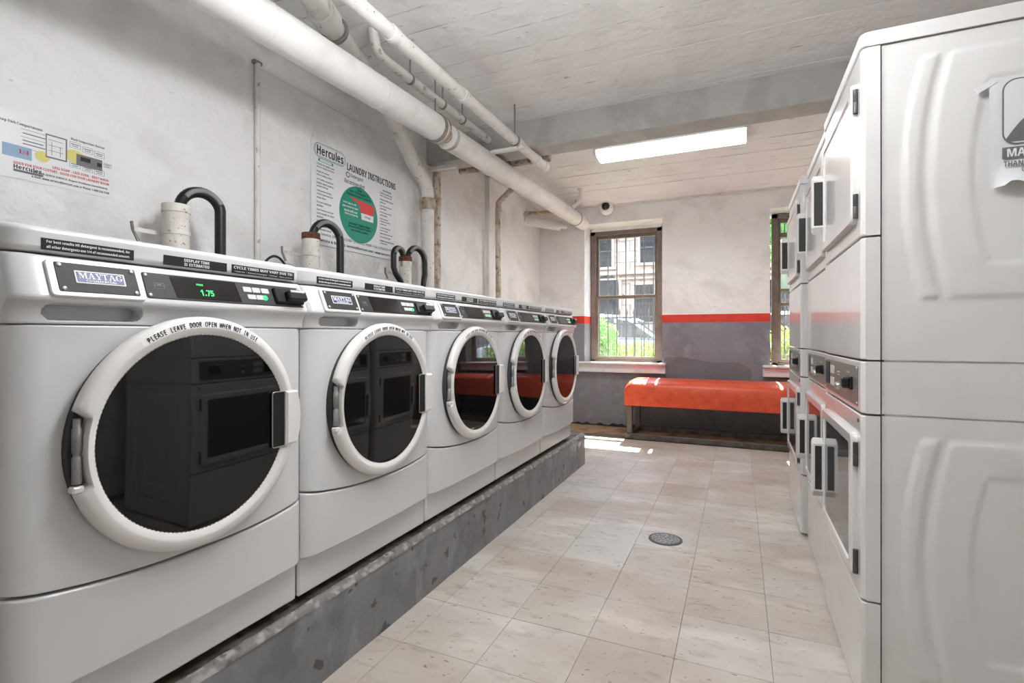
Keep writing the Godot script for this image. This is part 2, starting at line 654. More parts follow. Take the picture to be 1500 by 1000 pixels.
	# bench
	var bench_t := paint(512, c8(214, 82, 46), [[c8(200, 66, 36), 0.7, 0.01, 4, 0.45, 0.75, 95], [c8(228, 112, 70), 0.6, 0.02, 5, 0.62, 0.85, 96], [c8(240, 160, 118), 0.5, 0.08, 3, 0.82, 0.9, 97]])
	tri(mat("bench_vinyl", Color.WHITE, 0.42), 1.6, bench_t, true, bump, 0.15)
	var bs_t := paint(256, c8(96, 86, 78), [[c8(70, 60, 54), 0.7, 0.02, 4, 0.45, 0.75, 98], [c8(138, 128, 118), 0.5, 0.05, 3, 0.7, 0.85, 99]])
	tri(mat("bench_frame", Color.WHITE, 0.5), 1.2, bs_t)
	# windows
	var fr_t := paint(256, c8(122, 108, 98), [[c8(104, 92, 84), 0.6, 0.02, 4, 0.45, 0.8, 101], [c8(160, 150, 140), 0.5, 0.05, 3, 0.8, 0.9, 102]])
	tri(mat("window_brown", Color.WHITE, 0.5), 1.2, fr_t)
	mat("pane_glass", Color(0.95, 0.98, 0.97, 0.06), 0.02, {"transparency": BaseMaterial3D.TRANSPARENCY_ALPHA})
	mat("pane_cloudy", Color(0.80, 0.90, 0.86, 0.62), 0.5, {"transparency": BaseMaterial3D.TRANSPARENCY_ALPHA})
	var sill_t := paint(256, c8(226, 225, 228), [[c8(200, 198, 203), 0.7, 0.015, 4, 0.45, 0.8, 103]])
	tri(mat("sill_paint", Color.WHITE, 0.45), 1.0, sill_t, true, bump, 0.2)
	mat("lamp_glow", c8(250, 250, 248), 0.4, {"emission_enabled": true, "emission": Color(0.98, 0.99, 1.0), "emission_energy_multiplier": 2.2})
	mat("lamp_white", c8(240, 240, 238), 0.4)
	# outside
	mat("iron", c8(38, 38, 40), 0.5)
	var stone_t := paint(512, c8(164, 148, 132), [[c8(138, 122, 106), 0.7, 0.01, 4, 0.4, 0.8, 111], [c8(180, 168, 152), 0.6, 0.02, 3, 0.6, 0.85, 112]])
	tri(mat("stone", Color.WHITE, 0.8), 0.4, stone_t, true, bump, 0.4)
	tri(mat("stone_pale", c8(255, 250, 244), 0.8), 0.5, stone_t, true)
	mat("far_glass", c8(34, 36, 38), 0.5, {"metallic_specular": 0.2})
	mat("far_frame", c8(66, 60, 56), 0.6)
	var walk_t := paint(256, c8(172, 168, 162), [[c8(150, 146, 140), 0.7, 0.02, 4, 0.45, 0.8, 114]])
	tri(mat("pavement", Color.WHITE, 0.85), 0.5, walk_t)
	mat("asphalt", c8(88, 88, 90), 0.9)
	mat("soil", c8(96, 78, 60), 0.95)
	mat("leaf_bright", c8(134, 168, 58), 0.5, {"backlight_enabled": true, "backlight": c8(120, 150, 40)})
	mat("leaf_mid", c8(86, 140, 56), 0.5, {"backlight_enabled": true, "backlight": c8(80, 130, 34)})
	mat("leaf_dry", c8(150, 122, 84), 0.7)
	mat("bark", c8(96, 80, 66), 0.9)
	mat("car_silver", c8(176, 178, 182), 0.25, {"metallic": 0.4, "clearcoat_enabled": true})
	mat("car_white", c8(228, 229, 231), 0.25, {"clearcoat_enabled": true})
	mat("car_glass", c8(28, 32, 38), 0.05)
	mat("tyre", c8(26, 26, 27), 0.8)

# ---------------------------------------------------------------- room
const WL := -2.36
const WR := 1.45
const ZB := 6.09
const ZO := 6.65
const CEIL := 2.715

func make_room() -> void:
	# floor: slab, tiles one by one, bare strip by the back wall
	var fl := setting("floor")
	part("slab", MB.new().box(Vector3((WL + WR) / 2, -0.061, 2.2 - (ZB - 1.6) * 0.0 - 4.45), Vector3(WR - WL + 0.4, 0.11, 8.4), 0.0).mesh(), M.tile_joint, fl)
	var tile_meshes := []
	for k in 4:
		tile_meshes.append(MB.new().box(Vector3(0, -0.003, 0), Vector3(0.2986 + 0.0002 * k, 0.006, 0.2984), 0.0007).mesh())
	for i in range(-2, 8):
		for j in range(-5, 19):
			var x0 := -1.10 + 0.3 * (i - 0)
			var z0 := 0.0 + 0.3 * j
			var cx := x0 + 0.15
			var cz := z0 + 0.15
			if cx < -1.35 and cz < 4.2:
				continue
			if cz > 5.5 or cx > WR or cx < WL:
				continue
			var o := part("floor_tile", tile_meshes[rng.randi() % 4], M["floor_tile_%d" % (rng.randi() % 5)], fl, T(P(cx, rng.randf_range(-0.0005, 0.0003), cz)))
			o.rotation.y = rng.randf_range(-0.0008, 0.0008)
	for i in range(-5, -2):
		for j in range(14, 19):
			var cx := -1.10 + 0.3 * i + 0.15
			var cz := 0.3 * j + 0.15
			if cz > 5.5 or cx < WL or cz < 4.2:
				continue
			part("floor_tile", tile_meshes[rng.randi() % 4], M["floor_tile_%d" % (rng.randi() % 5)], fl, T(P(cx, 0, cz)))
	part("bare_strip", MB.new().box(P((WL + WR) / 2, -0.003, 5.85), Vector3(WR - WL, 0.006, 0.69 - 0.2), 0.001).mesh(), M.bare_floor, fl)
	# left wall with a shallow raised bay and a far pier
	var wl := setting("wall_left")
	part("plaster", MB.new().box(P(WL - 0.12, CEIL / 2, 2.325), Vector3(0.24, CEIL, 8.65), 0.0).mesh(), M.plaster_white, wl)
	var bay := MB.new()
	bay.prism(PackedVector2Array([Vector2(1.93, 0.27), Vector2(3.46, 0.27), Vector2(3.46, 2.535), Vector2(1.93, 2.53)]), 0.0, 0.014, 0.008)
	part("raised_bay", bay.mesh(), M.plaster_white, wl, Transform3D(Basis(Vector3(0, 0, -1), Vector3.UP, Vector3(1, 0, 0)), Vector3(WL - 0.002, 0, 0)))
	part("far_pier", MB.new().box(P(WL + 0.02, CEIL / 2, (4.64 + ZB) / 2), Vector3(0.05, CEIL, ZB - 4.64), 0.006).mesh(), M.plaster_white, wl)
	# right wall and the wall behind the camera
	var wr := setting("wall_right")
	part("plaster", MB.new().box(P(WR + 0.12, CEIL / 2, 2.325), Vector3(0.24, CEIL, 8.65), 0.0).mesh(), M.plaster_white, wr)
	var wf := setting("wall_front")
	part("plaster", MB.new().box(P((WL + WR) / 2, CEIL / 2, -1.72), Vector3(WR - WL, CEIL, 0.24), 0.0).mesh(), M.plaster_white, wf)
	# back wall around two window openings: grey dado, red stripe, white above
	var wb := setting("wall_back")
	var th := ZO - ZB
	var zc := (ZO + ZB) / 2
	var white := MB.new()
	var stripe := MB.new()
	var dado := MB.new()
	for seg in [[WL - 0.2, -1.737], [-0.811, 0.303], [1.23, WR + 0.2]]:
		var w: float = seg[1] - seg[0]
		var cx: float = (seg[0] + seg[1]) / 2
		dado.box(P(cx, 0.615, zc), Vector3(w, 1.25, th), 0.0)
		stripe.box(P(cx, 1.285, zc), Vector3(w + 0.002, 0.09, th + 0.002), 0.0)
		white.box(P(cx, (1.33 + CEIL + 0.1) / 2, zc), Vector3(w, CEIL + 0.1 - 1.33, th), 0.0)
	for seg in [[-1.737, -0.811], [0.303, 1.23]]:
		var w: float = seg[1] - seg[0]
		var cx: float = (seg[0] + seg[1]) / 2
		dado.box(P(cx, 0.35, zc), Vector3(w, 0.72, th), 0.0)
		white.box(P(cx, (2.45 + CEIL + 0.1) / 2, zc), Vector3(w, CEIL + 0.1 - 2.45, th), 0.0)
	part("white_plaster", white.mesh(), M.plaster_white, wb)
	part("red_stripe", stripe.mesh(), M.stripe_red, wb)
	part("grey_dado", dado.mesh(), M.dado_grey, wb)
	var pt := MB.new()
	pt.prism(PackedVector2Array([Vector2(-0.80, 0.50), Vector2(0.13, 0.50), Vector2(0.12, 0.73), Vector2(0.0, 0.80), Vector2(-0.25, 0.79), Vector2(-0.55, 0.84), Vector2(-0.79, 0.845)]), 0.0, 0.0012)
	part("repainted_patch", pt.mesh(), M.dado_patch, wb, T(P(0, 0, ZB)))
	var ft := PackedVector2Array()
	ft.append(Vector2(WR, -0.002))
	ft.append(Vector2(WL + 0.05, -0.002))
	for k in 70:
		ft.append(Vector2(lerpf(WL + 0.05, WR, k / 69.0), rng.randf_range(0.012, 0.04) + (0.02 if rng.randf() < 0.12 else 0.0)))
	var bb := setting("baseboard_back")
	part("dirty_skirting", MB.new().prism(ft, 0.0, 0.004).mesh(), M.grime, bb, T(P(0, 0, ZB)))
	# ceiling: slab and the board-marked strips below it
	var cl := setting("ceiling")
	part("slab", MB.new().box(P((WL + WR) / 2, CEIL + 0.09, 2.45), Vector3(WR - WL + 0.4, 0.16, 8.4), 0.0).mesh(), M.seam_concrete, cl)
	var z := -1.6
	while z < ZB - 0.02:
		var w := rng.randf_range(0.15, 0.2)
		var z1 := minf(z + w, ZB)
		if z < 3.56 and z1 > 3.5:
			z1 = 3.56
		if z >= 3.56 and z < 3.79:
			z = 3.79
			continue
		var o := part("ceiling_strip", ceiling_strip(z, z1), M.ceiling_paint, cl)
		o.position.y = rng.randf_range(-0.0025, 0.0015)
		z = z1
	# beam across the ceiling
	var bm := setting("trim_1")
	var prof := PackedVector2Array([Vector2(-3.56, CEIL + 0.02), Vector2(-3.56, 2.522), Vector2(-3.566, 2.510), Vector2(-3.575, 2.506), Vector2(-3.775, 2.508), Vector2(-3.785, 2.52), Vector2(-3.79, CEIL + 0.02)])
	part("beam", MB.new().prism(prof, 0, WR - WL, 0.0).mesh(), M.beam_shade_grey, bm, Transform3D(Basis(Vector3(0, 0, 1), Vector3.UP, Vector3(-1, 0, 0)), Vector3(WR, 0, 0)))

func ceiling_strip(z0: float, z1: float) -> ArrayMesh:
	var mb := MB.new()
	var k := 46
	var y := CEIL
	var drop0 := 0.0
	var drop1 := 0.0
	if z1 > 5.35:
		drop0 = maxf(0.0, (z0 - 5.35) / 0.74) * 0.055
		drop1 = (z1 - 5.35) / 0.74 * 0.055
	var near := []
	var far := []
	for i in k + 1:
		var x := lerpf(WL, WR, float(i) / k)
		var g := maxf(0.0, rng.randf_range(-0.006, 0.012))
		near.append(P(x, y - drop0, z0 + g))
		far.append(P(x, y - drop1, z1 - maxf(0.0, rng.randf_range(-0.003, 0.003))))
	for i in k:
		mb.poly([near[i], near[i + 1], far[i + 1], far[i]], Vector3.DOWN)
		var up := Vector3(0, 0.012 + drop0, 0)
		mb.poly([near[i], near[i + 1], near[i + 1] + up, near[i] + up], Vector3(0, 0, 1))
		var up2 := Vector3(0, 0.012 + drop1, 0)
		mb.poly([far[i], far[i + 1], far[i + 1] + up2, far[i] + up2], Vector3(0, 0, -1))
	return mb.mesh()

func make_windows() -> void:
	var zf := 6.42
	for k in 2:
		var x0: float = [-1.732, 0.335][k]
		var x1: float = [-0.85, 1.225][k]
		var y0 := 0.76
		var y1 := 2.41 if k == 0 else 2.44
		var w := setting("window_%d" % (k + 1))
		var cx := (x0 + x1) / 2
		var mb := MB.new()
		for s in [[x0 + 0.03, 0.06], [x1 - 0.03, 0.06]]:
			mb.box(P(s[0], (y0 + y1) / 2, zf), Vector3(s[1], y1 - y0, 0.10), 0.004)
		mb.box(P(cx, y1 - 0.025, zf), Vector3(x1 - x0, 0.05, 0.10), 0.004)
		mb.box(P(cx, y0 + 0.015, zf), Vector3(x1 - x0, 0.03, 0.10), 0.004)
		part("outer_frame", mb.mesh(), M.window_brown, w)
		var rail := 1.575 if k == 0 else 1.44
		# sashes
		for s in 2:
			var a: float = y0 + 0.03 if s == 0 else rail - 0.02
			var b: float = rail + 0.02 if s == 0 else y1 - 0.05
			var zs := zf - 0.02 if s == 0 else zf + 0.02
			var sm := MB.new()
			var fw := 0.032
			sm.box(P(x0 + 0.06 + fw / 2, (a + b) / 2, zs), Vector3(fw, b - a, 0.034), 0.003)
			sm.box(P(x1 - 0.06 - fw / 2, (a + b) / 2, zs), Vector3(fw, b - a, 0.034), 0.003)
			sm.box(P(cx, a + 0.02, zs), Vector3(x1 - x0 - 0.12, 0.04 if s == 1 or k == 1 else 0.045, 0.036), 0.003)
			sm.box(P(cx, b - 0.02, zs), Vector3(x1 - x0 - 0.12, 0.04, 0.036), 0.003)
			var so := part("sash", sm.mesh(), M.window_brown, w)
			if k == 1 and s == 1:
				var tb := MB.new()
				tb.box(P(cx, 2.215, zs), Vector3(x1 - x0 - 0.12, 0.045, 0.036), 0.003)
				tb.box(P(cx, 1.60, zs), Vector3(x1 - x0 - 0.12, 0.03, 0.03), 0.003)
				part("glazing_bar", tb.mesh(), M.window_brown, so)
				part("pane", MB.new().box(P(cx, 2.31, zs), Vector3(x1 - x0 - 0.14, 0.16, 0.004), 0.0).mesh(), M.pane_glass, so)
				part("pane", MB.new().box(P(cx, 1.905, zs), Vector3(x1 - x0 - 0.14, 0.58, 0.006), 0.0).mesh(), M.pane_cloudy, so)
				part("pane", MB.new().box(P(cx, 1.525, zs), Vector3(x1 - x0 - 0.14, 0.12, 0.004), 0.0).mesh(), M.pane_glass, so)
			else:
				part("pane", MB.new().box(P(cx, (a + b) / 2, zs), Vector3(x1 - x0 - 0.14, b - a - 0.06, 0.004), 0.0).mesh(), M.pane_glass, so)
		if k == 0:
			part("sash_lock", MB.new().box(P(cx - 0.02, rail + 0.022, zf - 0.03), Vector3(0.05, 0.015, 0.03), 0.003).mesh(), M.dull_steel, w)
		# sill with apron
		var sx0: float = [-1.80, 0.228][k]
		var sx1: float = [-0.765, 1.32][k]
		var sl := MB.new()
		sl.box(P((sx0 + sx1) / 2, 0.762, 6.035), Vector3(sx1 - sx0, 0.028, 0.13), 0.008)
		part("sill", sl.mesh(), M.sill_paint, w)
		var ap := MB.new()
		ap.box(P((sx0 + sx1) / 2, 0.70, 6.055), Vector3(sx1 - sx0 - 0.01, 0.096, 0.08), 0.006)
		part("sill_apron", ap.mesh(), M.sill_paint, w)
		part("sill_board", MB.new().box(P((x0 + x1) / 2 + (0.0 if k == 0 else -0.01), 0.735, 6.24), Vector3(0.918 if k == 0 else 0.92, 0.05, 0.29), 0.003).mesh(), M.sill_paint, w)
		# white head stop above the frame
		part("head_stop", MB.new().box(P(cx, y1 + 0.022, 6.40), Vector3(x1 - x0 - 0.01, 0.05 if k == 0 else 0.01, 0.06), 0.003).mesh(), M.plaster_white, w)

func make_plinth() -> void:
	var t := thing("concrete_plinth", "long grey painted concrete plinth carrying the row of washing machines", "plinth", P(-1.78, 0, 1.75))
	var mb := MB.new()
	# front edge wavers a little
	var rows := []
	var ks := 60
	for k in ks + 1:
		var z := lerpf(1.75 + 1.59, 1.75 - 4.22, float(k) / ks)
		var e := rng.randf_range(-0.004, 0.004)
		var f := rng.randf_range(-0.003, 0.003)
		rows.append([Vector3(0.581 + f * 0.5, 0.0, z), Vector3(0.581 + f, 0.12, z), Vector3(0.580 + e, 0.238, z), Vector3(0.574 + e, 0.256 + f, z), Vector3(0.560 + e, 0.264 + f * 0.4, z), Vector3(0.545, 0.2645, z)])
	for r in rows:
		for i in r.size():
			pass
	mb.grid(rows, false, false, Vector3(0, 0, -0.0))
	mb.poly([Vector3(-0.575, 0, 1.75 - 4.22), Vector3(0.581, 0, 1.75 - 4.22), Vector3(0.580, 0.238, 1.75 - 4.22), Vector3(0.545, 0.2645, 1.75 - 4.22), Vector3(-0.575, 0.2645, 1.75 - 4.22)], Vector3(0, 0, -1))
	mb.poly([Vector3(-0.575, 0, 3.34), Vector3(0.581, 0, 3.34), Vector3(0.580, 0.238, 3.34), Vector3(0.545, 0.2645, 3.34), Vector3(-0.575, 0.2645, 3.34)], Vector3(0, 0, 1))
	part("painted_body", mb.mesh(), M.plinth_paint, t)
	part("worn_top", MB.new().box(Vector3(-0.0095, 0.2625, 0.437), Vector3(1.131, 0.007, 5.80), 0.001).mesh(), M.plinth_worn, t)
	# bare concrete showing along the worn front edge
	var wear := MB.new()
	var wr := []
	for k in 150:
		var zz := lerpf(1.75 - 4.215, 1.7, k / 149.0)
		var w := rng.randf_range(0.0, 0.004)
		wr.append([Vector3(0.5822, 0.2485 - w, zz), Vector3(0.5790, 0.2575, zz), Vector3(0.5700, 0.2650, zz), Vector3(0.5630 - w * 2.0, 0.2668, zz)])
	wear.grid(wr, false, false, Vector3(0.5, 0.2, 0))
	part("worn_edge", wear.mesh(), M.bare_concrete, t)

# ---------------------------------------------------------------- washing machines
func wbow(x: float) -> float:
	var u := absf(x)
	var e := clampf((u - 0.287) / 0.056, 0.0, 1.0)
	return 0.013 * (1.0 - pow(u / 0.342, 2.0)) - 0.032 * (1.0 - sqrt(1.0 - e * e * 0.97))

func wseam(x: float) -> float:
	return 0.350 - 0.034 * (1.0 - pow(absf(x) / 0.342, 2.2)) - 0.012 * clampf(x / 0.342, 0.0, 1.0)

func wcons(x: float) -> float:
	var e := clampf((x - 0.326) / 0.016, 0.0, 1.0) if x > 0 else clampf((-x - 0.300) / 0.042, 0.0, 1.0)
	return (0.016 if x > 0 else 0.026) * (1.0 - sqrt(1.0 - e * e * 0.97))

var wash_mesh := {}

func make_washers() -> void:
	var xs := linspace(-0.342, -0.285, 9) + linspace(-0.26, 0.26, 15) + linspace(0.285, 0.342, 9)
	wash_mesh.cabinet = MB.new().box(Vector3(0, 0.501, -0.385), Vector3(0.682, 0.954, 0.71), 0.006).mesh()
	wash_mesh.front = MB.new().shell(xs, wseam, func(_x): return 0.8455, wbow, -0.04, 0.004).mesh()
	wash_mesh.lower = MB.new().shell(xs, func(_x): return 0.143, func(x): return wseam(x) - 0.005, func(x): return wbow(x) + 0.001, -0.05, 0.007).mesh()
	wash_mesh.toe = MB.new().box(Vector3(0, 0.086, -0.10), Vector3(0.668, 0.118, 0.022), 0.003).mesh()
	var ft := MB.new()
	ft.at(along(Vector3.ZERO, Vector3.UP)).lathe([Vector2(0.0, 0.0), Vector2(0.024, 0.0), Vector2(0.024, 0.008), Vector2(0.009, 0.012), Vector2(0.009, 0.03)], 14)
	wash_mesh.feet = ft.mesh()
	# console by displaced grid
	var key := [Vector2(0.980, -0.05), Vector2(0.980, -0.018), Vector2(0.978, -0.012), Vector2(0.973, -0.009), Vector2(0.968, -0.007), Vector2(0.95, 0.0008), Vector2(0.93, 0.0094), Vector2(0.910, 0.018), Vector2(0.902, 0.0215), Vector2(0.897, 0.0225), Vector2(0.892, 0.021), Vector2(0.887, 0.016), Vector2(0.881, 0.009), Vector2(0.874, 0.005), Vector2(0.866, 0.003), Vector2(0.857, 0.002), Vector2(0.850, 0.0015), Vector2(0.8475, -0.001), Vector2(0.8475, -0.05)]
	var prof := []
	for i in key.size() - 1:
		var steps := 3 if i > 7 and i < 17 else 2
		for s in steps:
			prof.append(key[i].lerp(key[i + 1], float(s) / steps))
	prof.append(key[-1])
	var cx := linspace(-0.342, -0.296, 12) + linspace(-0.292, -0.276, 7) + linspace(-0.26, -0.146, 8) + linspace(-0.132, -0.114, 7) + linspace(-0.08, 0.3, 12) + linspace(0.322, 0.342, 7)
	var rows := []
	for x in cx:
		var row := []
		for p in prof:
			var z: float = p.y - wcons(x)
			var ex := maxf(absf(x + 0.205) - 0.072, 0.0)
			var ey := maxf(absf(p.x - 0.871) - 0.001, 0.0)
			var dd := 1.0 - smoothstep(0.0095, 0.0145, Vector2(ex, ey).length())
			if p.y > -0.04 and p.x < 0.95:
				z -= dd * 0.10
			row.append(Vector3(x, p.x, z))
		rows.append(row)
	var cm := MB.new().grid(rows, false, false, Vector3(0, 0.9, -0.3))
	for e in [0, rows.size() - 1]:
		cm.poly(rows[e], Vector3(-1 if e == 0 else 1, 0, 0))
	wash_mesh.console = cm.mesh()
	# lid
	var lx := linspace(-0.343, -0.30, 8) + linspace(-0.2, 0.2, 5) + linspace(0.30, 0.343, 8)
	var lz := func(x):
		var e := clampf((absf(x) - 0.303) / 0.040, 0.0, 1.0)
		return -0.009 - 0.03 * (1.0 - sqrt(1.0 - e * e * 0.97))
	wash_mesh.lid = MB.new().shell(lx, func(_x): return 0.983, func(_x): return 1.035, lz, -0.75, 0.014).mesh()
	# door
	var C := Vector2(0.0, 0.60)
	var ring_rows := []
	for s in 145:
		var a := TAU * s / 144.0
		var da := absf(angle_difference(a, PI))
		var notch := 1.0 - smoothstep(0.275, 0.285, da)
		var row := []
		for p in [Vector2(0.262, 0.020), Vector2(0.268, 0.022), Vector2(0.270, 0.028), Vector2(0.270, 0.036), Vector2(0.268, 0.042), Vector2(0.263, 0.0475), Vector2(0.256, 0.051), Vector2(0.247, 0.053), Vector2(0.242, 0.0525), Vector2(0.234, 0.049), Vector2(0.229, 0.046), Vector2(0.226, 0.044), Vector2(0.225, 0.036)]:
			var r: float = p.x
			var z: float = p.y
			if notch > 0.0:
				r = lerpf(r, minf(r, 0.240 + (r - 0.225) * 0.12), notch)
			row.append(Vector3(cos(a) * r + C.x, sin(a) * r + C.y, z))
		ring_rows.append(row)
	wash_mesh.ring = MB.new().grid(ring_rows, false, false, Vector3(C.x, C.y, -0.2)).mesh()
	var gl := []
	for k in 13:
		var r := 0.2265 * k / 12.0
		gl.append(Vector2(r, 0.0455 + 0.0025 * (1.0 - pow(r / 0.2265, 2.0))))
	gl.reverse()
	wash_mesh.glass = MB.new().at(T(Vector3(C.x, C.y, 0))).lathe(gl, 72, -1.0).mesh()
	wash_mesh.door_gap_shade = MB.new().at(T(Vector3(C.x, C.y, 0))).lathe([Vector2(0.0, 0.004), Vector2(0.264, 0.004), Vector2(0.264, 0.024), Vector2(0.245, 0.026), Vector2(0.225, 0.026), Vector2(0.0, 0.026)], 72).mesh()  # dark drum standing in for the shadow gap behind the door ring
	wash_mesh.handle = MB.new().prism(PackedVector2Array([Vector2(0.222, 0.524), Vector2(0.262, 0.524), Vector2(0.272, 0.560), Vector2(0.275, 0.60), Vector2(0.272, 0.640), Vector2(0.262, 0.672), Vector2(0.222, 0.672)]), 0.030, 0.062, 0.005).mesh()
	wash_mesh.grip = MB.new().prism(rrect(0.040, 0.148, 0.006, 4, Vector2(0.203, 0.597)), 0.045, 0.0525, 0.001).mesh()
	wash_mesh.grip_edge = MB.new().tube(arc_pts([Vector3(0.224, 0.672, 0.0525), Vector3(0.182, 0.672, 0.053), Vector3(0.182, 0.522, 0.053), Vector3(0.224, 0.522, 0.0525)], 0.008), 0.0016, 6).mesh()
	var hg := MB.new()
	hg.at(along(Vector3(-0.252, 0.540, 0.034), Vector3.UP)).lathe([Vector2(0, 0), Vector2(0.0085, 0), Vector2(0.0085, 0.05), Vector2(0.0065, 0.052), Vector2(0.0065, 0.058), Vector2(0.0085, 0.06), Vector2(0.0085, 0.105), Vector2(0.0065, 0.107), Vector2(0.0065, 0.125), Vector2(0, 0.125)], 14)
	wash_mesh.hinge = hg.mesh()
	var hb := MB.new()
	hb.box(Vector3(-0.254, 0.529, 0.036), Vector3(0.02, 0.014, 0.02), 0.003)
	wash_mesh.hinge_clip = hb.mesh()
	# lettering round the top of the door
	var st := SurfaceTool.new()
	st.begin(Mesh.PRIMITIVE_TRIANGLES)
	var words := "PLEASE LEAVE DOOR OPEN WHEN NOT IN USE"
	for i in words.length():
		if words[i] == " ":
			continue
		var tm := TextMesh.new()
		tm.text = words[i]
		tm.font = font_bold
		tm.font_size = 32
		tm.pixel_size = 0.00052
		tm.depth = 0.0006
		tm.curve_step = 4.0
		tm.horizontal_alignment = HORIZONTAL_ALIGNMENT_CENTER
		var a := deg_to_rad(121.5 - i * 63.0 / (words.length() - 1))
		var b := Basis(Vector3(0, 0, 1), a - PI / 2).scaled_local(Vector3(0.62, 1.0, 1.0))
		st.append_from(tm, 0, Transform3D(b, Vector3(cos(a) * 0.2515 + C.x, sin(a) * 0.2515 + C.y, 0.0531)))
	wash_mesh.door_words = st.commit()
	var sk := []
	for k in 30:
		var a := deg_to_rad(125 - k * 70.0 / 29)
		sk.append([Vector3(cos(a) * 0.2435, sin(a) * 0.2435 + 0.60, 0.05305), Vector3(cos(a) * 0.2475, sin(a) * 0.2475 + 0.60, 0.05335), Vector3(cos(a) * 0.2555, sin(a) * 0.2555 + 0.60, 0.05155), Vector3(cos(a) * 0.2595, sin(a) * 0.2595 + 0.60, 0.0499)])
	wash_mesh.door_sticker = MB.new().grid(sk, false, false, Vector3(0, 0.6, -1)).mesh()
	var labels := [
		"white front loading washing machine numbered 2 with a lit green price display",
		"white front loading washing machine numbered 3 standing beside the machine numbered 2",
		"white front loading washing machine numbered 4 standing between machine 3 and an unlit neighbour",
		"white front loading washing machine with a faded number, last but one before the plinth ends",
		"white front loading washing machine at the window end of the plinth"]
	for k in 5:
		build_washer(k, labels[k])

func slope_frame() -> Transform3D:
	var up := Vector3(0, 0.066, -0.0285).normalized()
	return Transform3D(Basis(Vector3.RIGHT, up, Vector3.RIGHT.cross(up)), Vector3(0, 0.935, 0.00725))

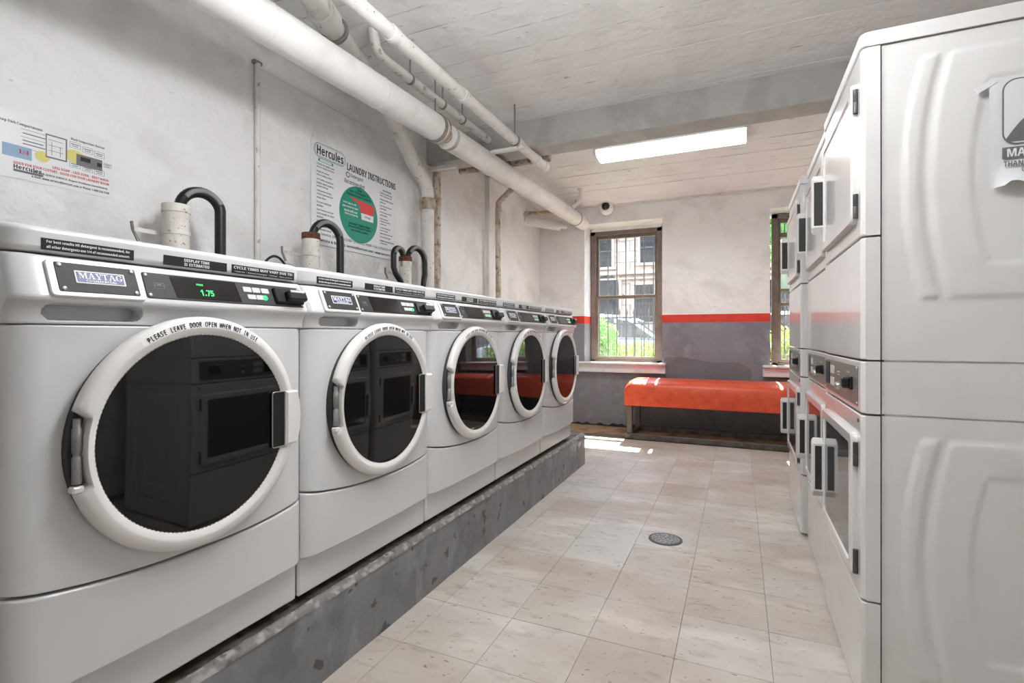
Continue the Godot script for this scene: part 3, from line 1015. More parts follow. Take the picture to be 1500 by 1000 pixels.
func build_washer(k: int, label: String) -> void:
	var t := thing("washing_machine", label, "washing machine", P(-1.199, 0.2662, 0.463 + 0.345 + 0.69 * k), PI / 2, "front loaders on the concrete plinth")
	part("cabinet", wash_mesh.cabinet, M.enamel, t)
	part("front_panel", wash_mesh.front, M.enamel, t)
	part("lower_panel", wash_mesh.lower, M.enamel, t)
	part("toe_kick", wash_mesh.toe, M.toe_paint, t)
	for a in [-0.29, 0.29]:
		for b in [-0.13, -0.66]:
			part("foot", wash_mesh.feet, M.black_plastic, t, T(Vector3(a, 0, b)))
	part("lid", wash_mesh.lid, M.enamel, t)
	var con := part("console", wash_mesh.console, M.enamel, t)
	con.name = "console"
	var sf := slope_frame()
	var dr := part("soap_drawer", MB.new().prism(rrect(0.168, 0.0775, 0.008, 4, Vector2(-0.204, -0.001)), -0.004, 0.0055, 0.002, true).mesh(), M.enamel, t, sf)
	part("name_plate", MB.new().prism(rrect(0.143, 0.063, 0.003, 3, Vector2(-0.203, 0.0015)), 0.004, 0.0068, 0.0006).mesh(), M.panel_grey, dr)
	part("badge", MB.new().prism(rrect(0.089, 0.0272, 0.001, 2, Vector2(-0.2005, 0.0035)), 0.005, 0.0076, 0.0004).mesh(), M.print_white, dr)
	part("badge_field", MB.new().prism(rrect(0.083, 0.0222, 0.0008, 2, Vector2(-0.2005, 0.0035)), 0.005, 0.0080, 0.0002).mesh(), M.print_blue, dr)
	part("lettering", letters([["MAYTAG", -0.2005, 0.0062, 0.0128, 0.078, font_serif], ["COMMERCIAL", -0.2005, -0.0046, 0.0046, 0.055, font_bold]], 0.0006), M.print_white, dr, T(Vector3(0, 0, 0.0080)))
	for a in [-0.267, -0.139]:
		for b in [-0.0235, 0.0265]:
			part("screw", screw_mesh(0.0048), M.steel, dr, T(Vector3(a, b, 0.0066)))
	# control panel
	var cp := part("control_panel", MB.new().prism(rrect(0.437, 0.063, 0.004, 3, Vector2(0.1035, 0.0015)), -0.003, 0.0022, 0.0008).mesh(), M.panel_grey, t, sf)
	part("display", MB.new().prism(PackedVector2Array([Vector2(-0.056, 0.030), Vector2(-0.050, -0.026), Vector2(0.117, -0.026), Vector2(0.111, 0.030)]), 0.001, 0.0034, 0.0006).mesh(), M.display_dark, cp)
	for b in [[0.129, 0.012], [0.1565, 0.012], [0.184, 0.012], [0.137, -0.009], [0.1635, -0.009]]:
		part("button", MB.new().prism(rrect(0.025, 0.0155 if b[1] > 0 else 0.014, 0.002, 2, Vector2(b[0] + 0.0135, b[1])), 0.001, 0.0045, 0.0008).mesh(), M.button_label, cp)
	part("start_button", MB.new().at(T(Vector3(0.192, -0.0095, 0))).lathe([Vector2(0.0075, 0.001), Vector2(0.0075, 0.005), Vector2(0.006, 0.0062), Vector2(0, 0.0065)], 16).mesh(), M.led_green, cp)
	var cr := MB.new().prism(rrect(0.098, 0.046, 0.004, 3, Vector2(0.272, 0.0005)), 0.001, 0.012, 0.003)
	cr.box(Vector3(0.288, -0.004, 0.016), Vector3(0.066, 0.030, 0.026), 0.004)
	part("card_reader", cr.mesh(), M.black_plastic, cp)
	part("reader_label", MB.new().box(Vector3(0.288, 0.0065, 0.0288), Vector3(0.05, 0.007, 0.001), 0.0002).mesh(), M.button_label, cp)
	for a in [-0.108, 0.317]:
		for b in [-0.023, 0.026]:
			part("screw", screw_mesh(0.0045), M.steel, cp, T(Vector3(a, b, 0.0021)))
	var sym := MB.new()
	for q in [[-0.084, 0.008, 0.022, 0.0012], [-0.084, 0.001, 0.022, 0.0012], [-0.084, -0.006, 0.022, 0.0012], [-0.0945, 0.001, 0.0012, 0.015], [-0.0735, 0.001, 0.0012, 0.015], [-0.084, 0.0045, 0.010, 0.003]]:
		sym.box(Vector3(q[0], q[1], 0.0024), Vector3(q[2], q[3], 0.0005), 0.0)
	part("symbol", sym.mesh(), M.print_grey, cp)
	if k == 0:
		part("price", letters([["1.75", 0.026, -0.0085, 0.0155, 0.034, font_bold], ["PRICE", 0.012, 0.0125, 0.0042, 0.016, font_bold]], 0.0005), M.led_green, cp, T(Vector3(0, 0, 0.0034)))
	# stickers along the lid
	for s in [[-0.289, -0.127, 0], [-0.064, 0.0945, 1], [0.108, 0.312, 2]]:
		var w: float = s[1] - s[0]
		var cxs: float = (s[0] + s[1]) / 2
		var sk := part("sticker", MB.new().box(Vector3(cxs, 1.000, -0.0088), Vector3(w, 0.0225, 0.0012), 0.0).mesh(), M.sticker_black, t)
		var rows := []
		if s[2] == 0:
			rows = [["For best results HE detergent is recommended, for", cxs, 1.0048, 0.0072, w * 0.9], ["all other detergents use 1/4 of recommended amount.", cxs, 0.9948, 0.0072, w * 0.9]]
		elif s[2] == 1:
			rows = [["DISPLAY TIME", cxs, 1.0048, 0.0068, w * 0.40], ["IS ESTIMATED", cxs, 0.9952, 0.0068, w * 0.40]]
		else:
			rows = [["CYCLE TIMES MAY VARY DUE TO:", cxs, 1.0045, 0.0072, w * 0.94], ["• Load size   • Amount of detergent   • Soil level   • Water pressure", cxs, 0.9938, 0.0042, w * 0.92, font_plain]]
		part("lettering", letters(rows, 0.0005, 2.0), M.print_white, sk, T(Vector3(0, 0, -0.0082)))
	# door
	var door := part("door", wash_mesh.ring, M.door_white, t)
	part("door_gap_shade", wash_mesh.door_gap_shade, M.gap_shade_grey, door)
	part("glass", wash_mesh.glass, M.black_glass, door)
	part("handle", wash_mesh.handle, M.door_white, door)
	part("finger_grip", wash_mesh.grip, M.black_plastic, door)
	part("grip_rim", wash_mesh.grip_edge, M.steel, door)
	part("hinge", wash_mesh.hinge, M.dull_steel, door)
	part("hinge_clip", wash_mesh.hinge_clip, M.door_white, door)
	part("door_sticker", wash_mesh.door_sticker, M.print_white, door)
	part("lettering", wash_mesh.door_words, M.print_black if k < 2 else M.print_grey, door)
	# number and bar code
	if k < 4:
		var num: String = ["2", "3", "4", "5"][k]
		part("number", letters([[num, 0.296, 0.803, 0.050, 0.026, font_bold]], 0.0006), M.print_teal if k < 3 else M.print_grey, t, Transform3D(Basis(Vector3.UP, 0.11), Vector3(0.033, 0, 0.0312 - 0.0235)))
		var bar := MB.new()
		for i in 11:
			bar.box(Vector3(0.281 + i * 0.0028, 0.763, 0), Vector3(0.0018 if i % 3 else 0.0010, 0.020, 0.0006), 0.0)
		bar.box(Vector3(0.295, 0.749, 0), Vector3(0.028, 0.003, 0.0006), 0.0)
		part("bar_code", bar.mesh(), M.print_grey, t, Transform3D(Basis(Vector3.UP, 0.11), Vector3(0.033, 0, 0.0312 - 0.0235)))

var screws := {}
func screw_mesh(r: float) -> ArrayMesh:
	if not screws.has(r):
		screws[r] = MB.new().lathe([Vector2(r, 0), Vector2(r, r * 0.25), Vector2(r * 0.7, r * 0.5), Vector2(0, r * 0.55)], 14).mesh()
	return screws[r]

# ---------------------------------------------------------------- stacked dryers
var dry_mesh := {}

func make_dryers() -> void:
	var xs := linspace(-0.342, -0.325, 6) + linspace(-0.2, 0.2, 3) + linspace(0.325, 0.342, 6)
	var fz := func(x):
		var e := clampf((absf(x) - 0.327) / 0.015, 0.0, 1.0)
		return -0.013 * (1.0 - sqrt(1.0 - e * e * 0.97))
	var secs := {"upper_front": [1.379, 1.918], "middle_front": [1.022, 1.373], "control_housing": [0.867, 1.017], "lower_front": [0.330, 0.861], "kick_panel": [0.012, 0.324]}
	for s in secs:
		var a: float = secs[s][0]
		var b: float = secs[s][1]
		dry_mesh[s] = MB.new().shell(xs, func(_x): return a, func(_x): return b, fz, -0.046, 0.005).mesh()
	dry_mesh.cabinet = MB.new().box(Vector3(0, 0.965, -0.395), Vector3(0.662, 1.91, 0.68), 0.004).mesh()
	var cap := MB.new()
	cap.shell(linspace(-0.3435, -0.325, 5) + linspace(-0.1, 0.1, 2) + linspace(0.325, 0.3435, 5), func(_x): return 1.921, func(_x): return 1.962, func(x): return 0.004 - 0.016 * (1.0 - sqrt(1.0 - pow(clampf((absf(x) - 0.3255) / 0.018, 0, 1), 2) * 0.97)), -0.745, 0.008)
	dry_mesh.cap = cap.mesh()
	# pressed side panels
	dry_mesh.side_upper = side_panel(1.022, 1.918, 1.53)
	dry_mesh.side_middle = side_panel(0.868, 1.016, -9.0)
	dry_mesh.side_lower = side_panel(0.012, 0.862, 0.465)
	# doors
	for d in [["u", 1.425, 1.845], ["l", 0.372, 0.800]]:
		var yc: float = (d[1] + d[2]) / 2
		var h: float = d[2] - d[1]
		var outer := rrect(0.585, h, 0.022, 5, Vector2(0, yc))
		var inner := rrect(0.505, h - 0.075, 0.016, 5, Vector2(0, yc))
		var mb := MB.new()
		var lip := rrect(0.575, h - 0.010, 0.018, 5, Vector2(0, yc))
		var inn2 := rrect(0.515, h - 0.065, 0.018, 5, Vector2(0, yc))
		var rows := [[], [], [], [], []]
		for i in outer.size() + 1:
			var j := i % outer.size()
			rows[0].append(Vector3(outer[j].x, outer[j].y, -0.004))
			rows[1].append(Vector3(outer[j].x, outer[j].y, 0.012))
			rows[2].append(Vector3(lip[j].x, lip[j].y, 0.017))
			rows[3].append(Vector3(inn2[j].x, inn2[j].y, 0.017))
			rows[4].append(Vector3(inner[j].x, inner[j].y, 0.010))
		for r in 4:
			var two := MB.new()
			two.grid([rows[r], rows[r + 1]], false, false, Vector3(0, yc, -0.1))
			for q in two.idx:
				mb.idx.append(q + mb.v.size())
			mb.v.append_array(two.v)
			mb.n.append_array(two.n)
			mb.uv.append_array(two.uv)
		dry_mesh["door_" + d[0]] = mb.mesh()
		dry_mesh["glass_" + d[0]] = MB.new().prism(inner, 0.004, 0.0115, 0.0).mesh()
		var hm := MB.new()
		hm.at(T(Vector3(-0.274, yc - 0.02, 0)))
		hm.prism(PackedVector2Array([Vector2(-0.018, -0.094), Vector2(0.0, -0.118), Vector2(0.018, -0.094), Vector2(0.018, 0.094), Vector2(0.0, 0.116), Vector2(-0.018, 0.094)]), 0.010, 0.056, 0.006)
		dry_mesh["handle_" + d[0]] = hm.mesh()
		dry_mesh["grip_" + d[0]] = MB.new().at(T(Vector3(-0.274, yc - 0.02, 0))).box(Vector3(0.0125, 0, 0.033), Vector3(0.014, 0.176, 0.034 if d[0] == "u" else 0.026), 0.003).mesh()
		var hi := MB.new()
		hi.at(along(Vector3(0.298, -0.035, 0.006), Vector3.UP)).lathe([Vector2(0, 0), Vector2(0.007, 0), Vector2(0.007, 0.032), Vector2(0.006, 0.034), Vector2(0.007, 0.036), Vector2(0.007, 0.07), Vector2(0, 0.07)], 12)
		dry_mesh["hinge_" + d[0]] = hi.mesh()
	var labels := [
		"white stacked dryer pair with a torn mask notice on its pressed side panel",
		"white stacked dryer pair standing between two other stacked pairs",
		"white stacked dryer pair closest to the orange bench"]
	for k in 3:
		build_dryer(k, labels[k])

func side_panel(y0: float, y1: float, yc: float) -> ArrayMesh:
	# on the right side (local +x), pressed outlines in the sheet metal
	var rows := []
	var ny := 3 if yc < 0 else int((y1 - y0) / 0.008)
	var nz := 2 if yc < 0 else 84
	for j in ny + 1:
		var y := lerpf(y0, y1, float(j) / ny)
		var row := []
		for i in nz + 1:
			var z := lerpf(-0.050, -0.735, float(i) / nz)
			var h := 0.0
			if yc > 0:
				var v := (y - yc) / 0.34
				var du := absf(z + 0.379)
				var s := 0.044 * v * v
				var dy := absf(y - yc)
				var vert_in := 1.0 - smoothstep(0.328, 0.341, dy)
				var e := func(x): return smoothstep(-0.004, 0.004, x)
				var band: float = e.call(0.279 - s - du) * e.call(du - (0.241 - s)) * vert_in
				var main: float = e.call(0.216 - s - du) * vert_in
				var inner: float = e.call(0.129 - s * 1.5 - du) * (1.0 - smoothstep(0.240, 0.252, dy))
				h = 0.0045 * band + 0.0040 * main - 0.0030 * inner
			row.append(Vector3(0.3365 + h, y, z))
		rows.append(row)
	var mb := MB.new()
	mb.grid(rows, false, false, Vector3(-50, (y0 + y1) / 2, -0.38))
	# returned edges
	mb.poly([Vector3(0.3365, y0, -0.05), Vector3(0.3365, y1, -0.05), Vector3(0.330, y1, -0.05), Vector3(0.330, y0, -0.05)], Vector3(0, 0, 1))
	mb.poly([Vector3(0.3365, y1, -0.05), Vector3(0.3365, y1, -0.735), Vector3(0.330, y1, -0.735), Vector3(0.330, y1, -0.05)], Vector3(0, 1, 0))
	mb.poly([Vector3(0.3365, y0, -0.05), Vector3(0.3365, y0, -0.735), Vector3(0.330, y0, -0.735), Vector3(0.330, y0, -0.05)], Vector3(0, -1, 0))
	return mb.mesh()

func build_dryer(k: int, label: String) -> void:
	var xz: Array = [[0.322, 1.751 + 0.343], [0.334, 1.751 + 0.343 + 0.688], [0.308, 3.19 + 0.343]][k]
	var t := thing("stacked_dryer", label, "dryer", P(xz[0], 0, xz[1]), -PI / 2, "stacked dryers facing the washing machines")
	part("cabinet", dry_mesh.cabinet, M.dryer_side_paint, t)
	part("top_cap", dry_mesh.cap, M.dryer_side_paint, t)
	for s in ["side_upper", "side_middle", "side_lower"]:
		part("side_panel", dry_mesh[s], M.dryer_side_paint, t)
	for s in ["upper_front", "middle_front", "lower_front", "kick_panel"]:
		part(s, dry_mesh[s], M.dryer_enamel, t)
	var ch := part("control_housing", dry_mesh.control_housing, M.dryer_enamel, t)
	part("control_plate", MB.new().prism(rrect(0.605, 0.118, 0.006, 3, Vector2(0.0, 0.942)), -0.003, 0.0022, 0.0006).mesh(), M.control_grey, ch)
	part("display", MB.new().prism(rrect(0.085, 0.085, 0.003, 2, Vector2(-0.235, 0.950)), 0.001, 0.0045, 0.0005).mesh(), M.display_dark, ch)
	for b in [[-0.135, 0.966], [-0.135, 0.922]]:
		part("button", MB.new().prism(rrect(0.075, 0.03, 0.003, 2, Vector2(b[0], b[1])), 0.001, 0.004, 0.0006).mesh(), M.button_label, ch)
	for b in [[-0.01, 0.965, 0.05], [0.16, 0.975, 0.06], [-0.01, 0.955, 0.04]]:
		part("printed_line", MB.new().box(Vector3(b[0], b[1], 0.0024), Vector3(b[2], 0.003, 0.0006), 0.0).mesh(), M.button_label, ch)
	part("push_button", MB.new().at(T(Vector3(-0.01, 0.915, 0))).lathe([Vector2(0.013, 0.001), Vector2(0.013, 0.010), Vector2(0.010, 0.013), Vector2(0, 0.0135)], 18).mesh(), M.steel, ch)
	var rd := MB.new().prism(rrect(0.075, 0.04, 0.004, 3, Vector2(0.20, 0.945)), 0.001, 0.010, 0.002)
	rd.box(Vector3(0.215, 0.945, 0.018), Vector3(0.03, 0.034, 0.022), 0.005)
	part("card_reader", rd.mesh(), M.black_plastic, ch)
	for a in [-0.294, 0.296]:
		for b in [0.890, 0.994]:
			part("screw", screw_mesh(0.005), M.steel, ch, T(Vector3(a, b, 0.0021)))
	for d in ["u", "l"]:
		var dr := part("door", dry_mesh["door_" + d], M.dryer_enamel, t)
		part("glass" if d == "l" else "door_panel", dry_mesh["glass_" + d], M.dryer_glass if d == "l" else M.dryer_enamel, dr)
		part("handle", dry_mesh["handle_" + d], M.door_white, dr)
		part("finger_grip", dry_mesh["grip_" + d], M.panel_grey, dr)
		for y in ([1.475, 1.785] if d == "u" else [0.422, 0.740]):
			part("hinge", dry_mesh["hinge_" + d], M.dark_steel, dr, T(Vector3(0, y, 0)))
	part("lock", MB.new().at(T(Vector3(0.306, 0.842, 0))).lathe([Vector2(0.006, -0.001), Vector2(0.006, 0.003), Vector2(0, 0.0035)], 12).mesh(), M.dark_steel, t)

# ---------------------------------------------------------------- bench
func make_bench() -> void:
	var t := thing("bench", "long orange padded bench on a dark steel frame under the windows", "bench", P(-0.27, 0, 5.73))
	var x0 := -0.84
	var x1 := 1.56
	# cushion: rounded cross-section swept along x (local z is depth towards the camera)
	var sec := []
	for p in [Vector2(-0.30, 0.355), Vector2(0.29, 0.350), Vector2(0.304, 0.352), Vector2(0.308, 0.362), Vector2(0.308, 0.48), Vector2(0.306, 0.53), Vector2(0.296, 0.562), Vector2(0.275, 0.585), Vector2(0.24, 0.602), Vector2(0.18, 0.613), Vector2(0.06, 0.619), Vector2(-0.10, 0.619), Vector2(-0.25, 0.612), Vector2(-0.29, 0.60), Vector2(-0.30, 0.57)]:
		sec.append(p)
	var rows := []
	var xs := [0.0, 0.004, 0.014, 0.032, 0.06] + linspace(0.12, 2.28, 30) + [2.34, 2.368, 2.386, 2.396, 2.40]
	for i in xs.size():
		var e := minf(xs[i], 2.40 - xs[i])
		var q := 1.0 - pow(1.0 - clampf(e / 0.06, 0, 1), 2.0)
		var row := []
		for p in sec:
			var y: float = p.y
			var z: float = p.x
			if y > 0.45:
				y = 0.45 + (y - 0.45) * (0.62 + 0.38 * q) + rng.randf_range(-0.001, 0.001)
				z = z * (0.985 + 0.015 * q)
			row.append(Vector3(x0 + xs[i], y, z))
		rows.append(row)
	var mb := MB.new().grid(rows, true, false, Vector3(0, 0.45, 0))
	for e in [0, rows.size() - 1]:
		mb.poly(rows[e], Vector3(-1 if e == 0 else 1, 0, 0))
	part("cushion", mb.mesh(), M.bench_vinyl, t)
	for x in [x0 + 0.045, x1 - 0.045]:
		for z in [0.24, -0.24]:
			part("leg", MB.new().box(Vector3(x, 0.2, z), Vector3(0.055, 0.31, 0.055), 0.004).mesh(), M.bench_frame, t)
		part("end_rail", MB.new().box(Vector3(x, 0.335, 0), Vector3(0.05, 0.035, 0.5), 0.003).mesh(), M.bench_frame, t)
	for z in [0.285, -0.25]:
		part("base_rail", MB.new().box(Vector3((x0 + x1) / 2, 0.029, z), Vector3(x1 - x0 - 0.01, 0.056, 0.06), 0.004).mesh(), M.bench_frame, t)
	for x in [x0 + 0.045, x1 - 0.045]:
		part("cross_rail", MB.new().box(Vector3(x, 0.029, 0.0), Vector3(0.05, 0.05, 0.44), 0.003).mesh(), M.bench_frame, t)

# ---------------------------------------------------------------- lamps
func lamp(label: String, at: Vector3, turn: float, power: float, hung := 0.0) -> void:
	var t := thing("ceiling_light", label, "ceiling light", at, turn, "tube lights on the ceiling")
	part("tray", MB.new().box(Vector3(0, -0.012, 0), Vector3(1.24, 0.022, 0.26), 0.003).mesh(), M.lamp_white, t)
	var rows := []
	for x in [-0.592, 0.592]:
		var row := []
		for i in 15:
			var a := PI * i / 14.0
			row.append(Vector3(x, -0.024 - 0.055 * pow(sin(a), 0.7), -cos(a) * 0.132))
		rows.append(row)
	part("diffuser", MB.new().grid(rows, false, false, Vector3(0, 0.1, 0)).mesh(), M.lamp_glow, t)
	for s in [-1.0, 1.0]:
		var pl := PackedVector2Array()
		for i in 15:
			var a := PI * i / 14.0
			pl.append(Vector2(-cos(a) * 0.134, -0.023 - 0.057 * pow(sin(a), 0.7)))
		part("end_cap", MB.new().prism(pl, 0, 0.026, 0.0).mesh(), M.lamp_white, t, Transform3D(Basis(Vector3(0, 0, -1), Vector3.UP, Vector3(1, 0, 0)), Vector3(0.592 if s > 0 else -0.618, 0, 0)))
	if hung > 0.0:
		for x in [-0.5, 0.5]:
			part("hanger_rod", MB.new().tube([Vector3(x, -0.005, 0), Vector3(x, hung, 0)], 0.004, 8).mesh(), M.dull_steel, t)
	for x in [-0.4, 0.0, 0.4]:
		var l: Light3D
		if hung > 0.0:
			l = OmniLight3D.new()
			l.omni_range = 14.0
			l.omni_attenuation = 2.0
		else:
			l = SpotLight3D.new()
			l.spot_range = 14.0
			l.spot_attenuation = 2.0
			l.spot_angle = 84.0
			l.spot_angle_attenuation = 0.6
			l.rotation.x = -PI / 2
		l.name = "tube_light"
		l.light_energy = power
		l.light_color = Color(0.98, 0.985, 1.0)
		l.light_size = 0.14
		l.shadow_enabled = true
		l.position = Vector3(x, -0.14, 0)
		t.add_child(l, true)

func make_lamps() -> void:
	lamp("white tube light with ribbed cover on the ceiling between beam and windows", P(-0.54, CEIL, 4.45), 0.0, 0.28)
	lamp("added unseen tube light hanging on rods above the aisle near the first dryer", P(-0.45, CEIL - 0.3, 1.25), 0.0, 0.24, 0.3)  # added out of view to brighten the near ceiling and walls

# ---------------------------------------------------------------- pipes
func pipe(called: String, label: String, pts: Array, r: float, mt: Material, bend := 0.08, sides := 16) -> Node3D:
	var t := thing(called, label, "pipe", pts[0])
	var q := []
	for p in arc_pts(pts, bend):
		q.append(p - pts[0])
	part("run", MB.new().tube(q, r, sides).mesh(), mt, t)
	return t

func collar(t: Node3D, called: String, p: Vector3, dir: Vector3, r: float, w: float, mt: Material, bulge := 0.006) -> void:
	part(called, MB.new().at(along(p - t.position, dir)).lathe([Vector2(r - 0.002, -w / 2), Vector2(r + bulge * 0.7, -w / 2), Vector2(r + bulge, -w / 2 + 0.003), Vector2(r + bulge, w / 2 - 0.003), Vector2(r + bulge * 0.7, w / 2), Vector2(r - 0.002, w / 2)], 20).mesh(), mt, t)

func rod(t: Node3D, a: Vector3, b: Vector3, r := 0.005) -> void:
	part("hanger_rod", MB.new().tube([a - t.position, b - t.position], r, 8).mesh(), M.dull_steel, t)

func make_pipes() -> void:
	# large wrapped pipe, near run
	var a0 := P(-1.75, 2.245, -1.6)
	var a1 := P(-1.75, 2.405, 2.80)
	var t := pipe("wrapped_pipe", "thick white wrapped pipe run over machines 2 and 3", [a0, a1], 0.083, M.wrap_paint, 0.08, 24)
	collar(t, "wrap_seam", a0.lerp(a1, 0.86), a1 - a0, 0.083, 0.012, M.wrap_paint, 0.003)
	collar(t, "wrap_seam", a0.lerp(a1, 0.70), a1 - a0, 0.083, 0.010, M.wrap_paint, 0.002)
	collar(t, "end_band", a1 + Vector3(0, 0, 0.012), a1 - a0, 0.083, 0.026, M.pipe_stained, 0.004)
	rod(t, P(-1.75, 2.48, 2.74), P(-1.75, CEIL, 2.74))
	collar(t, "hanger_ring", P(-1.75, 2.403, 2.74), a1 - a0, 0.086, 0.03, M.dull_steel, 0.004)
	# far run, a little lower
	var b0 := P(-1.75, 2.395, 2.88)
	var b1 := P(-1.75, 2.470, 6.085)
	var t2 := pipe("wrapped_pipe", "thick white wrapped pipe run ending in the window wall", [b0, b1], 0.079, M.wrap_paint, 0.08, 24)
	collar(t2, "end_band", b0 + Vector3(0, 0, -0.020), b1 - b0, 0.079, 0.03, M.pipe_stained, 0.003)
	collar(t2, "hanger_ring", b0.lerp(b1, 0.90), b1 - b0, 0.080, 0.025, M.dull_steel, 0.004)
	rod(t2, b0.lerp(b1, 0.90) + Vector3(0, 0.08, 0), b0.lerp(b1, 0.90) + Vector3(0, 0.27, 0), 0.004)
	part("joint_neck", MB.new().at(along(P(-1.75, 2.398, 2.818) - t2.position, b1 - b0)).lathe([Vector2(0.045, 0), Vector2(0.045, 0.07)], 18).mesh(), M.pipe_stained, t2)
	# slim painted pipe under the beam
	var c0 := P(-1.44, 2.462, -1.6)
	var c1 := P(-1.44, 2.462, 3.86)
	var t3 := pipe("slim_pipe", "slim white pipe hanging under the beam beside the wrapped pipe", [c0, c1], 0.034, M.pipe_paint, 0.05)
	collar(t3, "end_elbow", c1 + Vector3(0, 0, -0.01), Vector3(0, 0, -1), 0.03, 0.06, M.pipe_paint, 0.012)
	pipe("cross_pipe", "white pipe crossing under the ceiling behind the beam to the wall risers", [P(-1.41, 2.548, 3.93), P(-2.25, 2.548, 3.93)], 0.034, M.pipe_stained)
	for z in [0.9, 1.9, 2.55, 3.35, 3.7]:
		collar(t3, "coupling", P(-1.44, 2.462, z), Vector3(0, 0, -1), 0.034, 0.05, M.pipe_paint, 0.005)
	rod(t3, P(-1.44, 2.49, 3.28), P(-1.44, CEIL, 3.28), 0.006)
	collar(t3, "hanger_ring", P(-1.44, 2.462, 3.28), Vector3(0, 0, -1), 0.035, 0.025, M.dull_steel, 0.004)
	part("trapeze", MB.new().box(P(-1.50, 2.412, 3.30) - t3.position, Vector3(0.26, 0.02, 0.04), 0.002).mesh(), M.pipe_paint, t3)
	# pipe against the ceiling above the wrapped one
	var t4 := pipe("ceiling_pipe", "narrow white pipe fixed close under the ceiling above the wrapped pipe", [P(-1.77, CEIL, 2.16), P(-1.77, 2.60, 2.20), P(-1.77, 2.60, 3.52)], 0.027, M.pipe_paint)
	for z in [2.5, 2.86, 3.12]:
		rod(t4, P(-1.77, 2.62, z), P(-1.77, CEIL, z), 0.005)
		collar(t4, "clip", P(-1.77, 2.60, z), Vector3(0, 0, -1), 0.028, 0.02, M.dull_steel, 0.003)
	# waste pipe: crosses to the wall, slopes down, then drops as a riser
	var w0 := P(-1.52, 2.60, 1.10)
	var w1 := P(-2.06, 2.565, 2.66)
	var w2 := P(-2.23, 2.36, 3.22)
	var w3 := P(-2.255, 2.28, 3.42)
	var t5 := pipe("waste_pipe", "white waste pipe slanting down the wall into a vertical riser", [w0, w1, w2, w3, P(-2.255, 0.2672, 3.42)], 0.052, M.pipe_paint, 0.10, 20)
	collar(t5, "hub", w0.lerp(w1, 0.46), w1 - w0, 0.052, 0.10, M.pipe_paint, 0.014)
	collar(t5, "hub", P(-2.255, 2.13, 3.42), Vector3.UP, 0.052, 0.09, M.pipe_stained, 0.010)
	collar(t5, "strap", w0.lerp(w1, 0.53), w1 - w0, 0.056, 0.02, M.dull_steel, 0.012)
	# stained riser next to it
	var t6 := pipe("riser_pipe", "brown stained vertical pipe beside the white riser", [P(-2.285, 0.2672, 3.60), P(-2.285, 2.46, 3.60)], 0.033, M.pipe_stained, 0.06)
	collar(t6, "coupling", P(-2.285, 2.2, 3.60), Vector3.UP, 0.033, 0.06, M.pipe_stained, 0.006)
	part("bracket", MB.new().box(P(-2.20, 2.455, 3.56) - t6.position, Vector3(0.25, 0.03, 0.05), 0.003).mesh(), M.pipe_paint, t6)
	# thin riser with a diagonal start at the wrapped pipe
	var t7 := pipe("thin_riser", "thin white vertical pipe branching from the far wrapped pipe", [P(-1.862, 2.42, 4.2), P(-2.19, 2.405, 4.57), P(-2.19, 0.2672, 4.60)], 0.026, M.pipe_stained, 0.06)
	collar(t7, "elbow", P(-2.19, 2.36, 4.60), Vector3.UP, 0.026, 0.05, M.pipe_paint, 0.006)
	# short runs into the far corner
	var t8 := pipe("short_pipe", "short thick white pipe in the far corner above the window wall end", [P(-2.33, 2.46, 5.60), P(-1.945, 2.399, 5.797)], 0.058, M.wrap_paint, 0.05, 20)
	part("valve_stub", MB.new().at(along(P(-1.95, 2.40, 5.795) - t8.position, P(-1.86, 2.385, 5.84) - P(-2.33, 2.46, 5.60))).lathe([Vector2(0, 0), Vector2(0.03, 0), Vector2(0.03, 0.06), Vector2(0.022, 0.07), Vector2(0.022, 0.085), Vector2(0, 0.085)], 14).mesh(), M.pipe_paint, t8)
	pipe("short_pipe", "short thin pipe lying above the thick stub in the far corner", [P(-2.335, 2.50, 5.52), P(-2.33, 2.535, 5.56), P(-1.93, 2.548, 5.72)], 0.023, M.pipe_stained, 0.03)
	var t9 := pipe("bent_pipe", "thin white pipe dropping from the ceiling in a hook to the wrapped pipe", [P(-1.60, CEIL, 5.45), P(-1.60, 2.57, 5.45), P(-1.685, 2.52, 5.45)], 0.02, M.pipe_paint, 0.06)
	collar(t9, "flange", P(-1.60, CEIL - 0.008, 5.45), Vector3.UP, 0.02, 0.014, M.pipe_paint, 0.014)
	# vertical raceway on the left wall
	var t10 := thing("wall_conduit", "white vertical conduit on the left wall between the two notices", "conduit", P(WL + 0.016, 0.27, 1.93))
	part("run", MB.new().tube([Vector3(0, 0, 0), Vector3(0, 2.27, 0)], 0.015, 12).mesh(), M.pipe_paint, t10)
	part("end_clip", MB.new().box(Vector3(-0.004, 2.275, 0), Vector3(0.028, 0.02, 0.05), 0.003).mesh(), M.dull_steel, t10)

# ---------------------------------------------------------------- drains and hoses
func hose(label: String, pts: Array, r: float) -> Node3D:
	var t := thing("drain_hose", label, "hose", pts[0])
	var q := []
	for p in pts:
		q.append(p - pts[0])
	# ribs: rings of changing radius along the path
	var mb := MB.new()
	var c := Curve3D.new()
	for p in q:
		c.add_point(p)
	var total := c.get_baked_length()
	var k := int(total / 0.004)
	var rows := []
	var up := Vector3(0.3, 0.2, 1).normalized()
	for i in k + 1:
		var d := total * i / k
		var p := c.sample_baked(d)
		var tn := (c.sample_baked(minf(d + 0.004, total)) - c.sample_baked(maxf(d - 0.004, 0.0))).normalized()
		up = (up - tn * up.dot(tn)).normalized()
		var sd := tn.cross(up)
		var rr := r * (1.0 if i % 2 == 0 else 0.88)
		var row := []
		for s in 12:
			var a := TAU * s / 12.0
			row.append(p + (up * cos(a) + sd * sin(a)) * rr)
		rows.append(row)
	mb.grid(rows, true, false)
	part("ribbed_tube", mb.mesh(), M.hose_black, t)
	return t

